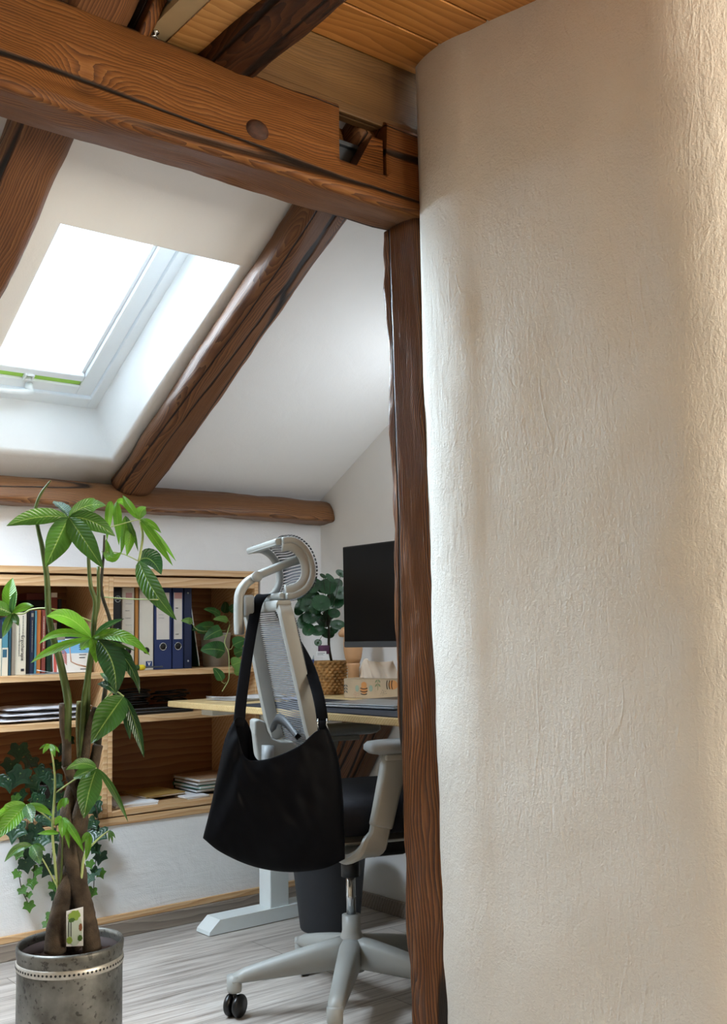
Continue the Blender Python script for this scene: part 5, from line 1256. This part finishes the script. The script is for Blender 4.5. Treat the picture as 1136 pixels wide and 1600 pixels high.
def trail(r, pts, rad, mt, name='vine'):
    mb = MB(); mb.tube(spline([on(1, Y, x, y)-V(r.location) for x, y, Y in pts], 5), rad, 6); mb.build(name, mt, r)
trail(iv, [(66, 1228, 3.745), (52, 1240, 3.64), (44, 1275, 3.568), (40, 1310, 3.555), (30, 1350, 3.575), (33, 1385, 3.578), (44, 1412, 3.58)], .0016, M['darkstem'])
trail(iv, [(68, 1228, 3.745), (60, 1245, 3.64), (52, 1280, 3.568), (54, 1330, 3.56), (52, 1378, 3.578)], .0016, M['darkstem'])
trail(iv, [(72, 1228, 3.745), (84, 1245, 3.64), (88, 1290, 3.568), (80, 1350, 3.575), (84, 1400, 3.578), (75, 1440, 3.58)], .0016, M['darkstem'])
trail(iv, [(76, 1228, 3.745), (120, 1220, 3.66), (150, 1262, 3.568), (152, 1310, 3.57), (148, 1360, 3.575), (146, 1395, 3.578)], .0016, M['darkstem'])
for pts in ([(70, 1228, 3.745), (60, 1215, 3.7), (38, 1208, 3.63)], [(72, 1228, 3.745), (80, 1205, 3.72), (88, 1212, 3.64)], [(70, 1228, 3.745), (50, 1200, 3.76), (34, 1172, 3.75)], [(74, 1228, 3.745), (98, 1185, 3.78), (106, 1160, 3.81)]): trail(iv, pts, .0013, M['darkstem'], 'petiole')

# ------------------------------------------------------------------ pothos on the upper shelf
pp = on(1, 3.77, 337, 1030); po = empty('potted_pothos', (pp.x, 3.77, Z1)); tag(po, 'trailing heart-leaved plant in a grey pot beside the ring binders', 'plant'); P0 = V(po.location)
mb = MB(); mb.lathe([(0, 0), (.050, 0), (.062, .13), (.065, .135), (.060, .135), (.057, .12), (0, .12)], 40); mb.build('pot', M['potgrey'], po)
mb = MB(); mb.lathe([(.056, .115), (.03, .122), (0, .124)], 24); mb.build('soil', M['soil'], po)
def heart(bx, by, tx, ty, w, Y, dY, mk, tilt=0., bend=.12):
    mb = MB(); b_, t_ = on(1, Y, bx, by), on(1, Y+dY, tx, ty); c_ = (b_+t_)/2+V((0, -.012, bend*(t_-b_).length))
    leaf(mb, b_, c_, t_, w*depth_of(b_)/F_PX, tilt, .18, 12, .0, .55); bmesh.ops.translate(mb.bm, verts=mb.bm.verts[:], vec=-P0); mb.build('leaf', M[mk], po)
for a in ((352, 1018, 313, 1016, 27, 3.60, -.01, 'pothos', .1), (357, 970, 333, 968, 11, 3.66, -.02, 'pothoslight', .3), (346, 984, 318, 1000, 20, 3.64, -.02, 'pothos', .2), (301, 972, 283, 970, 11, 3.62, .0, 'pothoslight', .2), (308, 983, 322, 992, 12, 3.66, .0, 'pothos', .3),
          (364, 1008, 384, 1000, 20, 3.62, -.02, 'pothos', .2), (366, 1022, 384, 1016, 18, 3.63, .0, 'pothos', .3), (362, 1040, 378, 1034, 22, 3.60, -.02, 'pothoslight', .1), (347, 1064, 333, 1044, 15, 3.58, .0, 'pothos', .0), (366, 1052, 379, 1050, 12, 3.6, -.01, 'pothoslight', .4),
          (345, 962, 318, 952, 12, 3.74, -.03, 'pothos', .4), (358, 955, 378, 945, 14, 3.76, -.02, 'pothos', .3), (350, 958, 352, 940, 14, 3.80, .02, 'pothos', .3), (335, 980, 300, 985, 16, 3.72, -.04, 'pothos', .2)): heart(*a)
trail(po, [(356, 990, 3.77), (359, 976, 3.70), (354, 992, 3.64), (351, 1005, 3.60), (357, 1020, 3.592), (358, 1045, 3.59), (357, 1062, 3.588), (352, 1072, 3.585), (347, 1080, 3.58)], .0017, M['paleshoot'], 'vine')
for pts in ([(353, 1066, 3.588), (350, 1068, 3.585), (346, 1065, 3.58)], [(354, 993, 3.64), (350, 993, 3.63), (345, 989, 3.63)], [(357, 1014, 3.592), (361, 1014, 3.60), (364, 1008, 3.62)], [(352, 985, 3.72), (330, 986, 3.66), (310, 985, 3.64), (299, 973, 3.62)], [(358, 976, 3.70), (358, 970, 3.66)], [(357, 1040, 3.59), (362, 1040, 3.60)], [(357, 1052, 3.59), (366, 1052, 3.6)]): trail(po, pts, .0012, M['paleshoot'], 'petiole')

# ------------------------------------------------------------------ pilea in a wicker basket on the desk
BC = V((2.495, 3.375, DZ+.0006)); dpb = depth_of(BC); ub = dpb/F_PX
pb = empty('potted_pilea', BC); tag(pb, 'round-leaved green plant in a woven wicker basket beside the monitor', 'plant')
br_, bh_ = 29*ub, 50*ub
mb = MB(); rows = []; NR, NA = 99, 160
for i in range(NR+1):
    v = i/NR; row = []; rw = int(v*11*.9999)
    for k in range(NA):
        a = 2*PI*k/NA; rad = br_*(.80+.20*v) ; f = (v*11) % 1
        rad += .0075*math.sin(PI*f)**.7*(.45+.55*math.sin(a*22+(PI if rw % 2 else 0))); row.append(V((rad*math.cos(a), rad*math.sin(a), bh_*v)))
    rows.append(row)
rows += [[V((br_*.93*math.cos(2*PI*k/NA), br_*.93*math.sin(2*PI*k/NA), bh_)) for k in range(NA)], [V((br_*.78*math.cos(2*PI*k/NA), br_*.78*math.sin(2*PI*k/NA), bh_*.1)) for k in range(NA)]]
vs = mb.grid(rows, closed_u=True); mb.face(vs[-1]); mb.face(vs[0][::-1]); mb.build('wicker_basket', M['wicker'], pb)
mb = MB(); mb.tube([V((br_*.99*math.cos(2*PI*k/48), br_*.99*math.sin(2*PI*k/48), bh_)) for k in range(49)], .004, 8, False); mb.build('basket_rim', M['wicker'], pb)
mb = MB(); mb.lathe([(br_*.90, bh_*.86), (br_*.4, bh_*.92), (0, bh_*.93)], 32); mb.build('soil', M['soil'], pb)
def bp2(x, y, dd=0): return D(x, y, dpb+dd)-BC
base_ = V((.010, -.01, bh_*.9)); crown = bp2(514, 985)
mb = MB(); mb.tube(spline([base_, bp2(514, 1010, .0), crown, bp2(512, 950, .01), bp2(514, 930, .0)], 4), [.0055]*9+[.004]*8, 10); mb.build('stem', M['darkstem'], pb)
discs = [(490, 915, 13, 11), (503, 917, 14, 9), (478, 932, 15, 9), (512, 916, 14, 12), (502, 942, 15, 12), (486, 932, 14, 8), (524, 937, 15, 13), (487, 962, 15, 11), (497, 985, 12, 8), (482, 984, 10, 9), (514, 960, 10, 8), (522, 958, 10, 7), (528, 976, 12, 7), (512, 990, 11, 7), (520, 985, 10, 6), (470, 948, 9, 14), (474, 970, 9, 12), (497, 1004, 6, 5), (527, 912, 9, 8), (532, 926, 11, 10), (506, 970, 13, 9), (494, 950, 12, 9), (480, 946, 12, 10), (505, 900, 3, 6), (533, 896, 9, 5), (516, 903, 9, 4)]
q = random.Random(5)
for i, (x, y, rx, rz) in enumerate(discs):
    dd = q.uniform(-.06, .05); c = bp2(x, y, dd); tilt = q.uniform(-.9, .9)
    mb = MB(); cv = mb.bm.verts.new(c+V((0, 0, -.003))); ang = q.uniform(-.5, .5) if i < 23 else (1.1, -.5, -.75)[i-23]; n = 20; ring_ = []
    for k in range(n):
        a = 2*PI*k/n; p, r_ = rx*ub*math.cos(a), rz*ub*math.sin(a)
        ring_.append(mb.bm.verts.new(c + RT*(p*math.cos(ang)-r_*math.sin(ang)) + UP*(p*math.sin(ang)+r_*math.cos(ang)) + FW*(r_*.7+tilt*p*.3)))
    for k in range(n): mb.face([cv, ring_[k], ring_[(k+1) % n]], [(.3, .86), (.3, .80), (.35, .80)])
    lf = mb.build('leaf', M['pilea'], pb)
    mb = MB(); mb.tube(spline([bp2(513, 960+q.uniform(-25, 25), .005), (crown+c)/2+V((0, 0, .012)), c], 3), .0011, 5); mb.build('petiole', M['darkstem'], lf)
a_ = bp2(496, 1022, -.07); mb = MB(); mb.box((-.020, -.0005, -.004), (.020, .0005, .016), Matrix.Translation(bp2(502, 1024, -.055)) @ Matrix.Rotation(-.6, 4, 'Z'), .002); tg = mb.build('plant_tag', M['paper'], pb)
for k in range(2): mb = MB(); mb.box((-.014, -.0012, .008-.006*k), (.014-.006*k, -.0004, .0095-.006*k), Matrix.Translation(bp2(502, 1024, -.055)) @ Matrix.Rotation(-.6, 4, 'Z')); mb.build('tag_lettering', M['ink'], tg)
mb = MB(); mb.box((-.022, -.001, .0), (.022, .001, .034), Matrix.Translation(bp2(506, 1022, -.045)) @ Matrix.Rotation(-.6, 4, 'Z'), .003); mb.build('violet_card', M['violet'], pb)
